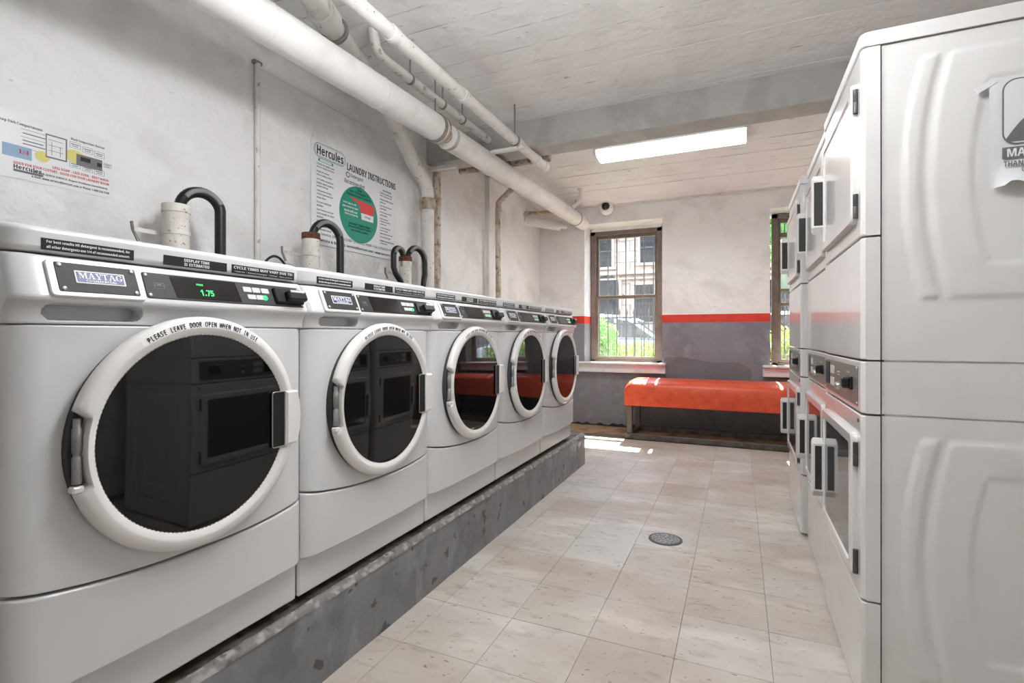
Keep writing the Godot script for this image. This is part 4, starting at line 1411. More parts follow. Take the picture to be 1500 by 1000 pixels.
# up out of a pipe, round a half circle and down again
func hook(x0: float, x1: float, za: float, zb: float, top: float, from: float, to: float) -> Array:
	var r := absf(zb - za) / 2
	var o := [P(x0, from, za), P(x0, (from + top - r) / 2, za)]
	for i in 13:
		var a := PI * i / 12.0
		var f := i / 12.0
		o.append(P(lerpf(x0, x1, f), top - r + sin(a) * r, lerpf(za, zb, (1.0 - cos(a)) / 2)))
	o.append(P(x1, (to + top - r) / 2, zb))
	o.append(P(x1, to, zb))
	return o

func make_drains() -> void:
	# standpipes rise from the plinth behind the machines
	var specs := [[-2.18, 1.395, 1.645, 0.050, "white standpipe with a bare cap behind the machine numbered 2"], [-2.18, 2.14, 1.662, 0.046, "white standpipe with rusty rim below the large instruction board"], [-2.18, 3.02, 1.655, 0.044, "white standpipe with rusty rim holding two hoses"]]
	for i in 3:
		var s: Array = specs[i]
		var t := thing("standpipe", s[4], "pipe", P(s[0], 0.2655, s[1]), 0.0, "washer standpipes")
		part("tube", MB.new().at(along(Vector3.ZERO, Vector3.UP)).lathe([Vector2(s[3], 0), Vector2(s[3], s[2] - 0.2655 - 0.03), Vector2(s[3] - 0.004, s[2] - 0.2655 - 0.03), Vector2(s[3] - 0.004, 0.9)], 24).mesh(), M.pvc, t)
		part("rim", MB.new().at(along(Vector3(0, s[2] - 0.2655 - 0.035, 0), Vector3.UP)).lathe([Vector2(s[3] - 0.003, 0), Vector2(s[3] + 0.003, 0), Vector2(s[3] + 0.003, 0.034), Vector2(s[3] - 0.006, 0.036), Vector2(s[3] - 0.006, 0.0)], 24).mesh(), M.pvc if i == 0 else M.rust, t)
		# perforated strap and stand-off to the wall
		part("strap", MB.new().at(along(Vector3(0, s[2] - 0.2655 - 0.13, 0), Vector3.UP)).lathe([Vector2(s[3] - 0.001, 0), Vector2(s[3] + 0.003, 0.001), Vector2(s[3] + 0.003, 0.017), Vector2(s[3] - 0.001, 0.018)], 24).mesh(), M.pipe_paint, t)
		part("strap_tail", MB.new().box(Vector3(-0.06, s[2] - 0.2655 - 0.121, 0.065), Vector3(0.004, 0.018, 0.13), 0.0008).mesh(), M.pipe_paint, t)
		part("wing_nut", MB.new().tube([Vector3(-0.07, s[2] - 0.2655 - 0.09, 0.135), Vector3(-0.08, s[2] - 0.2655 - 0.12, 0.125), Vector3(-0.07, s[2] - 0.2655 - 0.165, 0.11)], 0.006, 8).mesh(), M.dull_steel, t)
	var hs := [
		[hook(-2.18, -2.11, 1.41, 1.545, 1.715, 1.56, 1.20), "black ribbed hose looping out of the standpipe behind machine 2", 0.024],
		[hook(-2.18, -2.14, 2.15, 2.325, 1.735, 1.58, 1.20), "black ribbed hose looping out of the standpipe below the large board", 0.023],
		[hook(-2.18, -2.165, 2.995, 2.865, 1.70, 1.58, 1.56) + [P(-2.16, 1.52, 2.88), P(-2.155, 1.47, 2.93), P(-2.15, 1.40, 2.955), P(-2.15, 1.2, 2.965)], "black ribbed hose curling from the shared standpipe towards the large instruction board", 0.021],
		[hook(-2.18, -2.165, 3.045, 3.245, 1.735, 1.58, 1.60) + [P(-2.16, 1.55, 3.24), P(-2.155, 1.50, 3.215), P(-2.15, 1.42, 3.20), P(-2.15, 1.2, 3.195)], "black ribbed hose curling from the shared standpipe towards the white riser", 0.021],
		[hook(-2.22, -2.22, 0.62, 0.80, 1.78, 1.30, 1.30), "black ribbed hose looping up on the wall below the torn left notice", 0.024]]
	for h in hs:
		var t := hose(h[1], h[0], h[2])
		if h[0][0].z < -1.0:
			# grey hook that guides the bend
			var pts := []
			for q in range(4, 14):
				pts.append(h[0][q] - h[0][0] + Vector3(0.016, 0.004, 0))
			part("hook_guide", MB.new().tube(pts, 0.012, 8).mesh(), M.hose_grey, t)
	var cb := thing("power_cable", "thin black cable arching up behind the machine numbered 2", "cable", P(-2.2, 1.20, 1.79))
	part("run", MB.new().tube(arc_pts([Vector3(0, 0, 0), Vector3(0, 0.22, -0.02), Vector3(0, 0.33, -0.13), Vector3(0, 0.22, -0.235), Vector3(0, 0, -0.25)], 0.10, 8), 0.0065, 8).mesh(), M.hose_black, cb)
	part("rusty_plate", MB.new().prism(PackedVector2Array([Vector2(-0.03, 0.025), Vector2(0.028, 0.03), Vector2(0.022, -0.03), Vector2(0.0, -0.045), Vector2(-0.02, -0.02)]), 0, 0.006, 0.001).mesh(), M.rust, cb, Transform3D(Basis(Vector3(0, 0, -1), Vector3.UP, Vector3(1, 0, 0)), Vector3(-0.155, 0.31, -0.17)))

# ---------------------------------------------------------------- notices
func wall_face(y: float, z: float, off := 0.0) -> Transform3D:
	# local x to the right as one faces the left wall
	return Transform3D(Basis(Vector3(0, 0, -1), Vector3.UP, Vector3(1, 0, 0)), Vector3(WL + off, y, -z))

func place(t: Node3D, x: Transform3D) -> void:
	t.transform = x

func make_signs() -> void:
	# large instruction board: 0.83 x 0.63
	var t := thing("instruction_board", "large white laundry instruction board with a green disc", "notice")
	place(t, wall_face(1.962, 2.716, 0.013))
	part("board", MB.new().box(Vector3(0, 0, 0.004), Vector3(0.83, 0.632, 0.008), 0.0015).mesh(), M.board_white, t)
	var cap := MB.new().prism(rrect(0.268, 0.088, 0.043, 8, Vector2(-0.262, 0.262)), 0.0075, 0.0086, 0.0)
	part("brand_outline", cap.mesh(), M.print_black, t)
	part("brand_field", MB.new().prism(rrect(0.262, 0.082, 0.040, 8, Vector2(-0.262, 0.262)), 0.0075, 0.0092, 0.0).mesh(), M.board_white, t)
	part("brand_line", MB.new().prism(rrect(0.250, 0.072, 0.035, 8, Vector2(-0.262, 0.262)), 0.0075, 0.0098, 0.0).mesh(), M.print_teal, t)
	part("brand_inner", MB.new().prism(rrect(0.246, 0.068, 0.033, 8, Vector2(-0.262, 0.262)), 0.0075, 0.0104, 0.0).mesh(), M.board_white, t)
	part("brand_lettering", letters([["Hercules", -0.262, 0.263, 0.058, 0.225, font_bold]], 0.0008), M.print_black, t, T(Vector3(0, 0, 0.0104)))
	var black := [["LAUNDRY INSTRUCTIONS", 0.144, 0.235, 0.046, 0.512, font_bold], ["Detergent", -0.018, 0.182, 0.030, 0.12, font_plain], ["Recommended", -0.040, 0.140, 0.030, 0.19, font_plain]]
	var left_col := [["Check to make sure", 0], ["drum is empty and clean", 0], ["", 0], ["Empty all pockets", 0], ["before loading clothes", 0], ["", 0], ["Sort clothes properly for", 0], ["better wash and to", 0], ["prevent damage", 0], ["", 0], ["Load washer loosely", 0], ["to the proper level and", 0], ["close door", 0], ["", 0], ["Do not overload", 0], ["washer", 0], ["", 0], ["Insert laundry card into", 0], ["card reader to start", 0], ["washer", 0], ["", 0], ["Select fabric setting", 0], ["", 0], ["Additional instructions", 0], ["on washer hood", 0]]
	var right_col := ["Check to make sure", "drum is empty and clean", "", "Clean lint filter before", "each use", "", "Load clothes loosely and", "close door", "", "Insert laundry card into", "card reader", "", "Push desired", "temperature setting", "to start dryer", "", "To extend drying time", "insert card again", "before time runs out", "", "Do not overload dryer", "", "Additional instructions", "on dryer hood"]
	var y := 0.178
	for i in left_col.size():
		if left_col[i][0] == "":
			y -= 0.0075
			continue
		black.append([left_col[i][0], -0.375, y, 0.0135, 0, font_plain, "left"])
		y -= 0.0203
	y = 0.150
	for s in right_col:
		if s == "":
			y -= 0.0070
			continue
		black.append([s, 0.222, y, 0.0125, 0, font_plain, "left"])
		y -= 0.0195
	black.append(["Service: (800) 526-5760 • (516) 822-9300 • Fax: (516) 822-9062", 0.02, -0.248, 0.021, 0.72, font_plain])
	black.append(["Service & Refunds: service@hercnet.com • www.hercnet.com", 0.02, -0.285, 0.021, 0.74, font_bold])
	part("lettering", letters(black, 0.0008, 1.6), M.print_black, t, T(Vector3(0, 0, 0.0080)))
	part("washer_heading", MB.new().prism(rrect(0.125, 0.018, 0.003, 2, Vector2(-0.300, 0.203)), 0.0075, 0.0086, 0.0).mesh(), M.print_teal, t)
	part("washer_heading_field", MB.new().prism(rrect(0.10, 0.012, 0.002, 2, Vector2(-0.300, 0.203)), 0.0075, 0.0090, 0.0).mesh(), M.board_white, t)
	part("dryer_heading", MB.new().prism(rrect(0.10, 0.012, 0.003, 2, Vector2(0.30, 0.172)), 0.0075, 0.0086, 0.0).mesh(), M.print_pale_blue, t)
	part("round_mark", MB.new().at(T(Vector3(-0.105, 0.183, 0))).lathe([Vector2(0.012, 0.0075), Vector2(0.019, 0.0075), Vector2(0.019, 0.0086), Vector2(0.012, 0.0086)], 20).mesh(), M.print_grey, t)
	var disc := PackedVector2Array()
	for i in 56:
		disc.append(Vector2(cos(TAU * i / 56), sin(TAU * i / 56)) * 0.188 + Vector2(0.005, -0.060))
	part("green_disc", MB.new().prism(disc, 0.0075, 0.0088, 0.0).mesh(), M.print_teal, t)
	part("scoop", MB.new().prism(PackedVector2Array([Vector2(-0.082, 0.046), Vector2(0.160, 0.030), Vector2(0.150, -0.038), Vector2(0.020, -0.038), Vector2(0.004, 0.012), Vector2(-0.070, 0.036)]), 0.0085, 0.0096, 0.0).mesh(), M.print_coral, t)
	part("scoop_base", MB.new().prism(PackedVector2Array([Vector2(0.020, -0.040), Vector2(0.150, -0.040), Vector2(0.146, -0.084), Vector2(0.028, -0.084)]), 0.0085, 0.0096, 0.0).mesh(), M.print_white, t)
	part("disc_lettering", letters([["Use", 0.005, 0.105, 0.020, 0, font_plain], ["Less Detergent To", 0.005, 0.082, 0.021, 0.19, font_plain], ["Prevent Over Sudsing", 0.005, 0.060, 0.021, 0.235, font_plain], ["1/4 cup", 0.086, -0.062, 0.018, 0.06, font_plain], ["Less Suds = Cleaner Clothes", 0.01, -0.128, 0.018, 0.21, font_plain], ["Measure Detergent To Prevent", 0.01, -0.150, 0.018, 0.22, font_plain], ["Over Sudsing In Washer", 0.01, -0.172, 0.017, 0.17, font_plain]], 0.0006, 1.6), M.print_black, t, T(Vector3(0, 0, 0.0096)))
	part("white_lettering", letters([["1/4 Cup is all", -0.090, -0.002, 0.017, 0.125], ["you need or you", -0.082, -0.026, 0.017, 0.145], ["wash will not", -0.078, -0.050, 0.017, 0.125], ["rinse properly", -0.072, -0.073, 0.017, 0.125]], 0.0006, 1.6), M.print_white, t, T(Vector3(0, 0, 0.0088)))
	# left notice: right edge at depth 1.245, sheet 0.62 x 0.24
	var n := thing("instruction_sheet", "torn edged soap and temperature instruction sheet on the left wall", "notice")
	place(n, wall_face(1.772, 0.915, 0.001))
	var edge := PackedVector2Array()
	for i in 24:
		edge.append(Vector2(0.33 - 0.66 * i / 23.0, 0.118 + rng.randf_range(-0.0025, 0.0015)))
	for i in 24:
		edge.append(Vector2(-0.33 + 0.66 * i / 23.0, -0.119 + rng.randf_range(-0.0015, 0.002)))
	part("sheet", MB.new().prism(edge, 0.0, 0.0016, 0.0).mesh(), M.board_white, n)
	part("lettering", letters([["Soap Dish Compartments", 0.040, 0.078, 0.0125, 0.125, font_serif], ["Wash Temperature Buttons", 0.247, 0.079, 0.0115, 0.115, font_serif], ["FOR OUR QUICK SERVICE: Report Problems Immediately", 0.193, -0.083, 0.0100, 0.245, font_bold], ["e-mail: www.service@hercnet.com or Phone: 1-800-526-5760", 0.196, -0.099, 0.0100, 0.25, font_bold]], 0.0006, 1.6), M.print_black, n, T(Vector3(0, 0, 0.0016)))
	part("red_lettering", letters([["LESS SOAP - LESS SUDS - BEST WASH", 0.226, -0.048, 0.0095, 0.185, font_bold], ["GOOD FOR YOUR CLOTHES - GOOD FOR YOUR LAUNDRY ROOM", 0.17, -0.063, 0.0095, 0.30, font_bold]], 0.0006, 1.6), M.print_red, n, T(Vector3(0, 0, 0.0016)))
	var fr := MB.new()
	for q in [[0.145, 0.028, 0.066, 0.088]]:
		fr.box(Vector3(q[0], q[1], 0.0018), Vector3(q[2], q[3], 0.0012), 0.0)
	part("compartment_picture", fr.mesh(), M.print_grey, n)
	part("compartment_field", MB.new().box(Vector3(0.144, 0.028, 0.0024), Vector3(0.058, 0.078, 0.0008), 0.0).mesh(), M.board_white, n)
	var tr := MB.new()
	for i in 3:
		tr.box(Vector3(0.142, 0.052 - i * 0.02, 0.0029), Vector3(0.046, 0.0015, 0.0004), 0.0)
	tr.box(Vector3(0.130, 0.02, 0.0029), Vector3(0.0015, 0.05, 0.0004), 0.0)
	tr.box(Vector3(0.156, 0.015, 0.0029), Vector3(0.0015, 0.04, 0.0004), 0.0)
	part("compartment_lines", tr.mesh(), M.print_grey, n)
	var bx := MB.new()
	for q in [[0.085, 0.036, 0.09, 0.0012], [0.085, 0.064, 0.09, 0.0012], [0.085, -0.004, 0.09, 0.0012], [0.130, 0.030, 0.0012, 0.068], [0.080, 0.050, 0.07, 0.0035], [0.075, 0.024, 0.06, 0.0035], [0.078, 0.012, 0.065, 0.0035], [0.204, 0.058, 0.034, 0.022], [0.246, 0.052, 0.034, 0.022], [0.286, 0.047, 0.034, 0.022], [0.204, -0.018, 0.034, 0.020], [0.246, -0.022, 0.034, 0.020], [0.286, -0.024, 0.034, 0.020], [0.315, 0.012, 0.026, 0.016]]:
		if q[3] > 0.015 and q[2] > 0.015:
			for e in [[0, 0.5, 1, 0], [0, -0.5, 1, 0], [0.5, 0, 0, 1], [-0.5, 0, 0, 1]]:
				bx.box(Vector3(q[0] + e[0] * q[2], q[1] + e[1] * q[3], 0.0018), Vector3(0.001 + e[2] * q[2], 0.001 + e[3] * q[3], 0.0006), 0.0)
			bx.box(Vector3(q[0], q[1] + 0.003, 0.0018), Vector3(q[2] * 0.75, 0.003, 0.0006), 0.0)
			bx.box(Vector3(q[0], q[1] - 0.004, 0.0018), Vector3(q[2] * 0.6, 0.0025, 0.0006), 0.0)
		else:
			bx.box(Vector3(q[0], q[1], 0.0018), Vector3(q[2], q[3], 0.0006), 0.0)
	part("printed_boxes", bx.mesh(), M.print_grey, n)
	var oval := PackedVector2Array()
	for i in 30:
		oval.append(Vector2(cos(TAU * i / 30) * 0.034 + 0.205, sin(TAU * i / 30) * 0.026 + 0.014))
	part("yellow_oval", MB.new().prism(oval, 0.001, 0.0022, 0.0).mesh(), M.print_yellow, n)
	part("keypad_picture", MB.new().box(Vector3(0.252, 0.006, 0.0024), Vector3(0.088, 0.044, 0.0008), 0.0).mesh(), M.print_grey, n)
	part("keypad_keys", MB.new().box(Vector3(0.238, 0.012, 0.003), Vector3(0.034, 0.016, 0.0006), 0.0).box(Vector3(0.286, 0.006, 0.003), Vector3(0.016, 0.016, 0.0006), 0.0).mesh(), M.print_black, n)
	part("blue_picture", MB.new().box(Vector3(0.030, -0.022, 0.0018), Vector3(0.082, 0.044, 0.0008), 0.0).mesh(), M.print_pale_blue, n)
	part("quarter", letters([["1/4", 0.048, -0.020, 0.018, 0.03, font_serif]], 0.0006, 1.6), M.print_red, n, T(Vector3(0, 0, 0.0022)))
	var yd := PackedVector2Array()
	for i in 24:
		yd.append(Vector2(cos(TAU * i / 24) * 0.022 + 0.102, sin(TAU * i / 24) * 0.020 - 0.018))
	part("yellow_disc", MB.new().prism(yd, 0.001, 0.0022, 0.0).mesh(), M.print_yellow, n)
	part("brand_lettering", letters([["Hercules", 0.060, -0.076, 0.016, 0.08, font_bold]], 0.0006, 1.6), M.print_black, n, T(Vector3(0, 0, 0.0016)))
	part("brand_bar", MB.new().box(Vector3(0.062, -0.090, 0.0018), Vector3(0.085, 0.008, 0.0006), 0.0).mesh(), M.print_grey, n)
	# notice taped to the side of the nearest dryer
	var d := thing("mask_notice", "torn white paper notice taped to the dryer side panel", "notice", P(0.70, 1.63, 1.748))
	var sh := []
	for j in 15:
		var row := []
		for i in 17:
			var u := lerpf(-0.095, 0.118, i / 16.0)
			var v := lerpf(-0.140, 0.140, j / 14.0)
			if j == 0:
				v += 0.012 * smoothstep(-0.06, -0.075, u) * -1.0 + rng.randf_range(-0.004, 0.004)
			var z := 0.0012 + 0.0015 * sin(u * 60.0 + v * 20.0) * sin(v * 33.0)
			if j < 3 and u > -0.07:
				z += 0.012 * pow((3 - j) / 3.0, 2.0)
			row.append(Vector3(u, v, z + 0.0018))
		sh.append(row)
	part("sheet", MB.new().grid(sh, false, false, Vector3(0, 0, -5)).mesh(), M.paper, d)
	var o1 := rrect(0.155, 0.172, 0.03, 6, Vector2(0.008, 0.045))
	var i1 := rrect(0.148, 0.165, 0.027, 6, Vector2(0.008, 0.045))
	part("picture_outline", MB.new().prism(o1, 0.0046, 0.0052, 0.0).mesh(), M.print_grey, d)
	part("picture_field", MB.new().prism(i1, 0.0046, 0.0056, 0.0).mesh(), M.paper, d)
	var hump := PackedVector2Array()
	for i in 17:
		var u := lerpf(-0.064, 0.080, i / 16.0)
		hump.append(Vector2(u, -0.030 + 0.075 * sin(PI * clampf((u + 0.064) / 0.144, 0, 1) * 0.98 + 0.03)))
	hump.append(Vector2(0.078, -0.034))
	hump.append(Vector2(-0.056, -0.034))
	part("picture_shape", MB.new().prism(hump, 0.0046, 0.0060, 0.0).mesh(), M.print_grey, d)
	part("heading_bar", MB.new().box(Vector3(0.008, -0.062, 0.0052), Vector3(0.155, 0.030, 0.001), 0.0).mesh(), M.print_grey, d)
	part("heading", letters([["MASK", -0.060, -0.062, 0.021, 0.066, font_bold, "left"]], 0.0006), M.print_white, d, T(Vector3(0, 0, 0.0057)))
	part("lettering", letters([["THANK YOU", -0.068, -0.091, 0.013, 0.082, font_bold, "left"], ["OUR", -0.032, -0.108, 0.012, 0.026, font_plain, "left"]], 0.0006), M.print_grey, d, T(Vector3(0, 0, 0.008)))
	var tp := MB.new()
	tp.prism(PackedVector2Array([Vector2(-0.125, 0.120), Vector2(-0.085, 0.140), Vector2(-0.078, 0.128), Vector2(-0.118, 0.105)]), 0.0, 0.0048, 0.0)
	part("tape", tp.mesh(), M.paper, d)

# ---------------------------------------------------------------- camera dome, conduit, drain
func make_small_things() -> void:
	var t := thing("security_camera", "small white dome camera with a dark lens high on the window wall", "camera", P(-1.456, 2.62, ZB))
	var f := along(Vector3(0, 0.0, 0.0), Vector3(0.05, -0.25, 1))
	part("mount", MB.new().box(Vector3(0.0, 0.0, 0.012), Vector3(0.12, 0.12, 0.026), 0.01).mesh(), M.lamp_white, t)
	part("shell", MB.new().at(along(Vector3(0, 0, 0.02), Vector3(0.05, 0.1, 1))).lathe([Vector2(0.085, 0), Vector2(0.085, 0.02), Vector2(0.078, 0.04), Vector2(0.062, 0.06), Vector2(0.05, 0.066), Vector2(0.0, 0.066)], 28).mesh(), M.lamp_white, t)
	part("lens_dome", MB.new().at(along(Vector3(0.004, 0.012, 0.084), Vector3(0.05, 0.2, 1))).lathe([Vector2(0.048, 0), Vector2(0.046, 0.015), Vector2(0.038, 0.03), Vector2(0.022, 0.042), Vector2(0, 0.046)], 24, -1.0).mesh(), M.black_glass, t)
	var c := thing("surface_conduit", "thin white surface conduit running from the dome camera along the wall top", "conduit", P(-1.36, 2.652, 6.075))
	part("run", MB.new().box(Vector3(1.36, 0.0, 0), Vector3(2.72, 0.022, 0.022), 0.004).mesh(), M.pipe_paint, c)
	for x in [0.5, 1.3, 2.1]:
		part("clip", MB.new().box(Vector3(x, 0.0, 0.002), Vector3(0.02, 0.034, 0.026), 0.003).mesh(), M.pipe_paint, c)
	# floor drain
	var d := thing("floor_drain", "round pierced metal floor drain in the aisle", "drain", P(-0.36, 0.0, 2.83))
	var ring := MB.new().at(along(Vector3.ZERO, Vector3.UP))
	ring.lathe([Vector2(0.088, 0.0), Vector2(0.087, 0.0025), Vector2(0.078, 0.0045), Vector2(0.072, 0.003)], 40)
	part("rim", ring.mesh(), M.dark_steel, d)
	var holes := CSGCombiner3D.new()
	holes.name = "grate"
	var disc := CSGCylinder3D.new()
	disc.name = "disc"
	disc.radius = 0.073
	disc.height = 0.004
	disc.sides = 40
	holes.add_child(disc)
	for q in [[0.0, 1], [0.025, 6], [0.045, 11], [0.062, 14]]:
		for i in q[1]:
			var h := CSGCylinder3D.new()
			h.name = "hole_%d_%d" % [int(q[0] * 1000), i]
			h.operation = CSGShape3D.OPERATION_SUBTRACTION
			h.radius = 0.0072
			h.height = 0.02
			h.sides = 10
			var a: float = TAU * i / q[1]
			h.position = Vector3(cos(a) * q[0], 0, sin(a) * q[0])
			holes.add_child(h)
	disc.material = M.dull_steel
	holes.position = Vector3(0, 0.003, 0)
	d.add_child(holes)
	part("hole_shade", MB.new().at(along(Vector3(0, 0.0003, 0), Vector3.UP)).lathe([Vector2(0.0, 0.0), Vector2(0.074, 0.0)], 32).mesh(), M.dark_steel, d)  # flat disc, its dark colour stands in for shade below the holes

# ---------------------------------------------------------------- outside
func leaves(center_of: Callable, count: int, size: float, sd: int) -> ArrayMesh:
	var r := RandomNumberGenerator.new()
	r.seed = sd
	var mb := MB.new()
	for i in count:
		var p: Vector3 = center_of.call(r)
		var s := size * r.randf_range(0.6, 1.3)
		var b := Basis.from_euler(Vector3(r.randf_range(-1.3, 1.3), r.randf_range(0, TAU), r.randf_range(-1.3, 1.3)))
		var nr := b * Vector3(0, 0, 1)
		var a0 := mb.vert(p - b.y * s, nr)
		var a1 := mb.vert(p + b.x * s * 0.42 + nr * s * 0.12, nr)
		var a2 := mb.vert(p + b.y * s, nr)
		var a3 := mb.vert(p - b.x * s * 0.42 + nr * s * 0.12, nr)
		mb.face(a0, a1, a2)
		mb.face(a0, a2, a3)
	return mb.mesh()

func make_outside() -> void:
	var gy := 0.02
	var g := setting("ground")
	part("garden_bed", MB.new().box(P(-2, gy - 0.1, 8.1), Vector3(40, 0.2, 2.9), 0.0).mesh(), M.soil, g)
	part("pavement", MB.new().box(P(-2, gy - 0.1, 10.5), Vector3(40, 0.2, 1.9), 0.0).mesh(), M.pavement, g)
	part("street", MB.new().box(P(-2, gy - 0.2, 15.4), Vector3(40, 0.2, 7.9), 0.0).mesh(), M.asphalt, g)
	part("far_pavement", MB.new().box(P(-2, gy - 0.1, 20.7), Vector3(40, 0.2, 2.7), 0.0).mesh(), M.pavement, g)
	# window grilles
	for k in 2:
		var x0: float = [-1.737, 0.303][k]
		var x1: float = [-0.811, 1.23][k]
		var t := thing("window_grille", ["black iron bars outside the clear window left of the bench", "black iron bars outside the window with a cloudy pane"][k], "grille", P((x0 + x1) / 2, 0.73, 6.60), 0.0, "window bars")
		for i in 8:
			part("bar", MB.new().tube([Vector3(-0.405 + i * 0.1157, 0, 0), Vector3(-0.405 + i * 0.1157, 1.715, 0)], 0.0075, 8).mesh(), M.iron, t)
		for y in [0.06, 0.86, 1.66]:
			part("cross_bar", MB.new().box(Vector3(0, y, 0.0), Vector3(0.924, 0.022, 0.006), 0.001).mesh(), M.iron, t)
	# iron fence
	var fz := 9.0
	var t := thing("iron_fence", "low black iron garden fence with pointed pickets", "fence", P(-1.2, gy, fz))
	var picket := MB.new().tube([Vector3(0, 0.0, 0), Vector3(0, 1.46, 0)], 0.009, 6)
	picket.at(along(Vector3(0, 1.44, 0), Vector3.UP)).lathe([Vector2(0.009, 0), Vector2(0.022, 0.03), Vector2(0.0, 0.11)], 8)
	var pm := picket.mesh()
	var curl := MB.new()
	for q in 14:
		pass
	var loop := []
	for i in 15:
		loop.append(Vector3(cos(TAU * i / 14) * 0.042 + 0.06, sin(TAU * i / 14) * 0.042 + 1.335, 0))
	var lm := MB.new().tube(loop, 0.006, 6).mesh()
	for i in 56:
		part("picket", pm, M.iron, t, T(Vector3(-3.6 + i * 0.125, 0, 0)))
		part("scroll", lm, M.iron, t, T(Vector3(-3.6 + i * 0.125, 0, 0)))
	for y in [0.12, 1.28, 1.39]:
		part("rail", MB.new().box(Vector3(-0.13, y, 0), Vector3(7.1, 0.025, 0.03), 0.002).mesh(), M.iron, t)
	# hedge
	var h := thing("hedge", "bright green clipped hedge behind the iron fence", "hedge", P(-1.0, gy, 9.55))
	var hf := part("foliage", leaves(func(r):
		var x: float = r.randf_range(-4.4, 3.4)
		var top := 0.98 + 0.07 * sin(x * 3.1) + 0.05 * sin(x * 7.7)
		var y: float = top * sqrt(r.randf_range(0.02, 1.0))
		var zz: float = r.randf_range(-0.33, 0.33)
		if r.randf() < 0.5:
			zz = 0.30 * signf(zz) + r.randf_range(-0.05, 0.05)
		return Vector3(x, y, zz), 16000, 0.042, 5), M.leaf_bright, h)
	hf.set_meta("kind", "stuff")
	var hs := MB.new()
	for i in 40:
		var x := -4.3 + i * 0.19
		hs.tube([Vector3(x, 0, rng.randf_range(-0.1, 0.1)), Vector3(x + rng.randf_range(-0.1, 0.1), 0.75, rng.randf_range(-0.2, 0.2))], 0.012, 6)
	var stems := part("stems", hs.mesh(), M.bark, h)
	stems.set_meta("kind", "stuff")
	# shrub by the left window
	var sh := thing("garden_shrub", "pale leafy shrub growing against the fence before the silver car", "shrub", P(-2.05, gy, 8.2))
	var sf := part("foliage", leaves(func(r):
		var d := Vector3(r.randfn(0, 1), r.randfn(0, 1), r.randfn(0, 1)).normalized() * pow(r.randf(), 0.4)
		return Vector3(0, 0.95, 0) + d * Vector3(0.30, 0.42, 0.28), 900, 0.045, 6), M.leaf_mid, sh)
	sf.set_meta("kind", "stuff")
	part("stem", MB.new().tube([Vector3(0, 0, 0), Vector3(0.03, 0.5, 0.02), Vector3(0, 1.0, 0)], 0.018, 8).mesh(), M.bark, sh)
	var sh2 := thing("garden_shrub", "dry brown and green shrub beneath the cloudy paned window", "shrub", P(0.62, gy, 7.55))
	var s2 := part("dry_foliage", leaves(func(r):
		var d := Vector3(r.randfn(0, 1), r.randfn(0, 1), r.randfn(0, 1)).normalized() * pow(r.randf(), 0.4)
		return Vector3(0, 0.62, 0) + d * Vector3(0.50, 0.40, 0.3), 1500, 0.04, 8), M.leaf_dry, sh2)
	s2.set_meta("kind", "stuff")
	var s3 := part("foliage", leaves(func(r):
		var d := Vector3(r.randfn(0, 1), r.randfn(0, 1), r.randfn(0, 1)).normalized() * pow(r.randf(), 0.4)
		return Vector3(0.05, 0.95, 0) + d * Vector3(0.45, 0.26, 0.3), 700, 0.045, 9), M.leaf_bright, sh2)
	s3.set_meta("kind", "stuff")
	part("stem", MB.new().tube([Vector3(0, 0, 0), Vector3(0.02, 0.4, 0), Vector3(-0.02, 0.9, 0)], 0.016, 8).mesh(), M.bark, sh2)
	# street tree
	var tr := thing("street_tree", "leafy street tree with a slender trunk outside the cloudy paned window", "tree", P(1.25, gy, 10.4))
	part("trunk", MB.new().tube([Vector3(0, 0, 0), Vector3(0.03, 1.2, 0), Vector3(-0.04, 2.3, 0.03), Vector3(0.02, 3.4, 0)], 0.085, 12).mesh(), M.bark, tr)
	for b in [[0.9, 3.2, 0.3], [-0.9, 3.3, 0.2], [0.4, 3.7, -0.7], [-0.5, 3.6, -0.5], [0.2, 3.5, 0.8]]:
		part("branch", MB.new().tube([Vector3(0, 2.2, 0), Vector3(b[0] * 0.5, 2.2 + (b[1] - 2.2) * 0.6, b[2] * 0.5), Vector3(b[0], b[1], b[2])], 0.03, 8).mesh(), M.bark, tr)
	var crown := part("foliage", leaves(func(r):
		var d := Vector3(r.randfn(0, 1), r.randfn(0, 1), r.randfn(0, 1)).normalized() * pow(r.randf(), 0.35)
		return Vector3(0, 3.25, 0) + d * Vector3(1.5, 0.95, 1.1), 7000, 0.06, 10), M.leaf_mid, tr)
	crown.set_meta("kind", "stuff")
	car("silver parked car beyond the hedge outside the clear window", P(-2.75, -0.08, 12.7), M.car_silver)
	car("white parked car beyond the hedge outside the cloudy paned window", P(2.35, -0.08, 12.7), M.car_white)
	facade()

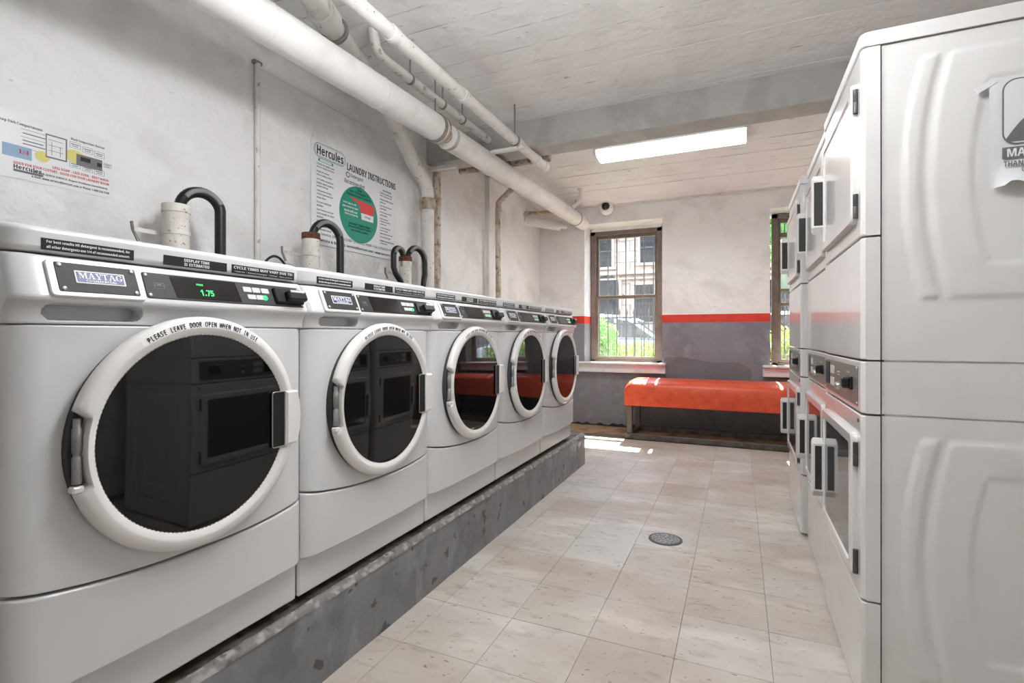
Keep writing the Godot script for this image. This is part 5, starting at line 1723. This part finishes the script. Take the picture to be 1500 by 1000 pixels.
func car(label: String, at: Vector3, paintm: Material) -> void:
	var t := thing("parked_car", label, "car", at, 0.0, "cars parked along the street")
	# side outline, x along the street
	var body := PackedVector2Array([Vector2(-2.25, 0.30), Vector2(2.25, 0.30), Vector2(2.32, 0.55), Vector2(2.26, 0.82), Vector2(2.0, 0.96), Vector2(1.15, 1.06), Vector2(-2.1, 1.10), Vector2(-2.28, 0.95), Vector2(-2.32, 0.55)])
	part("body", MB.new().prism(body, -0.90, 0.90, 0.06).mesh(), paintm, t)
	var cab := PackedVector2Array([Vector2(-2.12, 1.09), Vector2(1.15, 1.05), Vector2(0.55, 1.52), Vector2(0.30, 1.64), Vector2(-0.4, 1.70), Vector2(-1.6, 1.68), Vector2(-1.9, 1.60)])
	part("roof", MB.new().prism(cab, -0.78, 0.78, 0.08).mesh(), paintm, t)
	for s in [1.0, -1.0]:
		var z: float = 0.786 * s
		for q in [PackedVector2Array([Vector2(0.98, 1.12), Vector2(0.14, 1.14), Vector2(0.14, 1.56), Vector2(0.44, 1.50)]), PackedVector2Array([Vector2(0.06, 1.14), Vector2(-0.92, 1.15), Vector2(-0.92, 1.60), Vector2(0.06, 1.57)]), PackedVector2Array([Vector2(-1.0, 1.15), Vector2(-1.92, 1.17), Vector2(-1.74, 1.58), Vector2(-1.0, 1.60)])]:
			part("side_window", MB.new().prism(q, -0.006, 0.006).mesh(), M.car_glass, t, T(Vector3(0, 0, z)))
		for x in [1.42, -1.42]:
			var w := part("wheel", MB.new().at(along(Vector3(0, 0, -0.1), Vector3(0, 0, 1))).lathe([Vector2(0, 0), Vector2(0.30, 0), Vector2(0.345, 0.03), Vector2(0.345, 0.17), Vector2(0.30, 0.2), Vector2(0, 0.2)], 28).mesh(), M.tyre, t, T(Vector3(x, 0.345, 0.83 * s)))
			part("hub_cap", MB.new().at(along(Vector3(0, 0, 0.1 * s), Vector3(0, 0, s))).lathe([Vector2(0.21, 0), Vector2(0.2, 0.012), Vector2(0.05, 0.02), Vector2(0, 0.02)], 20).mesh(), M.dull_steel, w)
		for x in [0.28, -0.82]:
			part("door_handle", MB.new().box(Vector3(x - 0.05, 0.98, 0.905 * s), Vector3(0.18, 0.03, 0.02), 0.005).mesh(), paintm, t)
	part("windscreen", MB.new().prism(PackedVector2Array([Vector2(1.10, 1.09), Vector2(0.58, 1.50), Vector2(0.60, 1.52), Vector2(1.14, 1.10)]), -0.66, 0.66).mesh(), M.car_glass, t)

func facade() -> void:
	var Z := 22.0
	var t := thing("apartment_house", "pale stone apartment house with arched entrance across the street", "building", P(-4.0, -0.1, Z + 1.0))
	part("wall", MB.new().box(Vector3(0, 4.75, 0), Vector3(30, 9.5, 1.94), 0.0).mesh(), M.stone, t)
	# stone courses, each a block row with recessed joints
	for r in 12:
		var y := 0.42 + r * 0.46
		var x := -9.0 + (0.45 if r % 2 else 0.0)
		while x < 9.0:
			part("stone_block", block_mesh(), M.stone if rng.randf() < 0.6 else M.stone_pale, t, T(Vector3(x, y, 0.985)))
			x += 0.92
	for c in [[3.86, 0.16, 0.30], [3.62, 0.10, 0.18], [5.75, 0.2, 0.34], [1.0, 0.18, 0.2]]:
		part("cornice", MB.new().box(Vector3(0, c[0], 1.02 + c[2] / 2), Vector3(30, c[1], c[2]), 0.02).mesh(), M.stone_pale, t)
	# windows: x (from the house centre), sill height, width, height
	for w in [[0.35, 1.75, 0.95, 1.6], [3.0, 1.75, 0.95, 1.6], [5.4, 1.75, 0.95, 1.6], [-4.4, 1.75, 0.95, 1.6], [-1.45, 4.15, 0.95, 1.4], [0.6, 4.25, 0.95, 1.3], [3.0, 4.2, 0.95, 1.35], [5.4, 4.2, 0.95, 1.35], [-4.4, 4.2, 0.95, 1.35], [7.8, 1.75, 0.95, 1.6], [-1.45, 6.4, 0.95, 1.5], [0.8, 6.4, 0.95, 1.5], [3.0, 6.4, 0.95, 1.5]]:
		var c := Vector3(w[0], w[1] + w[3] / 2, 1.05)
		var mb := MB.new()
		mb.box(c + Vector3(-w[2] / 2, 0, 0), Vector3(0.12, w[3] + 0.2, 0.16), 0.01)
		mb.box(c + Vector3(w[2] / 2, 0, 0), Vector3(0.12, w[3] + 0.2, 0.16), 0.01)
		mb.box(c + Vector3(0, w[3] / 2 + 0.05, 0), Vector3(w[2] + 0.2, 0.14, 0.2), 0.01)
		mb.box(c + Vector3(0, -w[3] / 2 - 0.05, 0), Vector3(w[2] + 0.3, 0.12, 0.26), 0.01)
		var f := part("window", mb.mesh(), M.stone_pale, t)
		part("pane", MB.new().box(c + Vector3(0, 0, 0.01), Vector3(w[2] - 0.1, w[3], 0.02), 0.0).mesh(), M.far_glass, f)
		part("sash_bar", MB.new().box(c + Vector3(0, 0, 0.03), Vector3(w[2] - 0.1, 0.06, 0.04), 0.0).mesh(), M.far_frame, f)
		if w[1] < 2.0:
			var gr := MB.new()
			for i in 6:
				gr.box(c + Vector3(-w[2] / 2 + 0.13 + i * 0.14, 0, 0.09), Vector3(0.022, w[3], 0.022), 0.0)
			part("window_bars", gr.mesh(), M.iron, f)
	# arched entrance
	for q in [[0.62, 0.20, M.stone_pale, 3.98], [0.50, 0.24, M.far_glass, 3.84]]:
		var pl := PackedVector2Array()
		var top: float = q[3]
		for i in 13:
			var a := PI * i / 12.0
			pl.append(Vector2(cos(a) * q[0], top - 0.45 + sin(a) * 0.45))
		pl.append(Vector2(-q[0], 1.05))
		pl.append(Vector2(q[0], 1.05))
		part("entrance_surround" if q[2] == M.stone_pale else "entrance_door", MB.new().prism(pl, 0.97, 0.95 + q[1]).mesh(), q[2], t, T(Vector3(-1.22, -0.02, 0)))
	part("stoop", MB.new().box(Vector3(-1.22, 0.55, 1.5), Vector3(1.6, 1.0, 1.1), 0.02).mesh(), M.stone_pale, t)

var one_block: ArrayMesh
func block_mesh() -> ArrayMesh:
	if one_block == null:
		one_block = MB.new().box(Vector3(0, 0, 0), Vector3(0.905, 0.445, 0.07), 0.012).mesh()
	return one_block
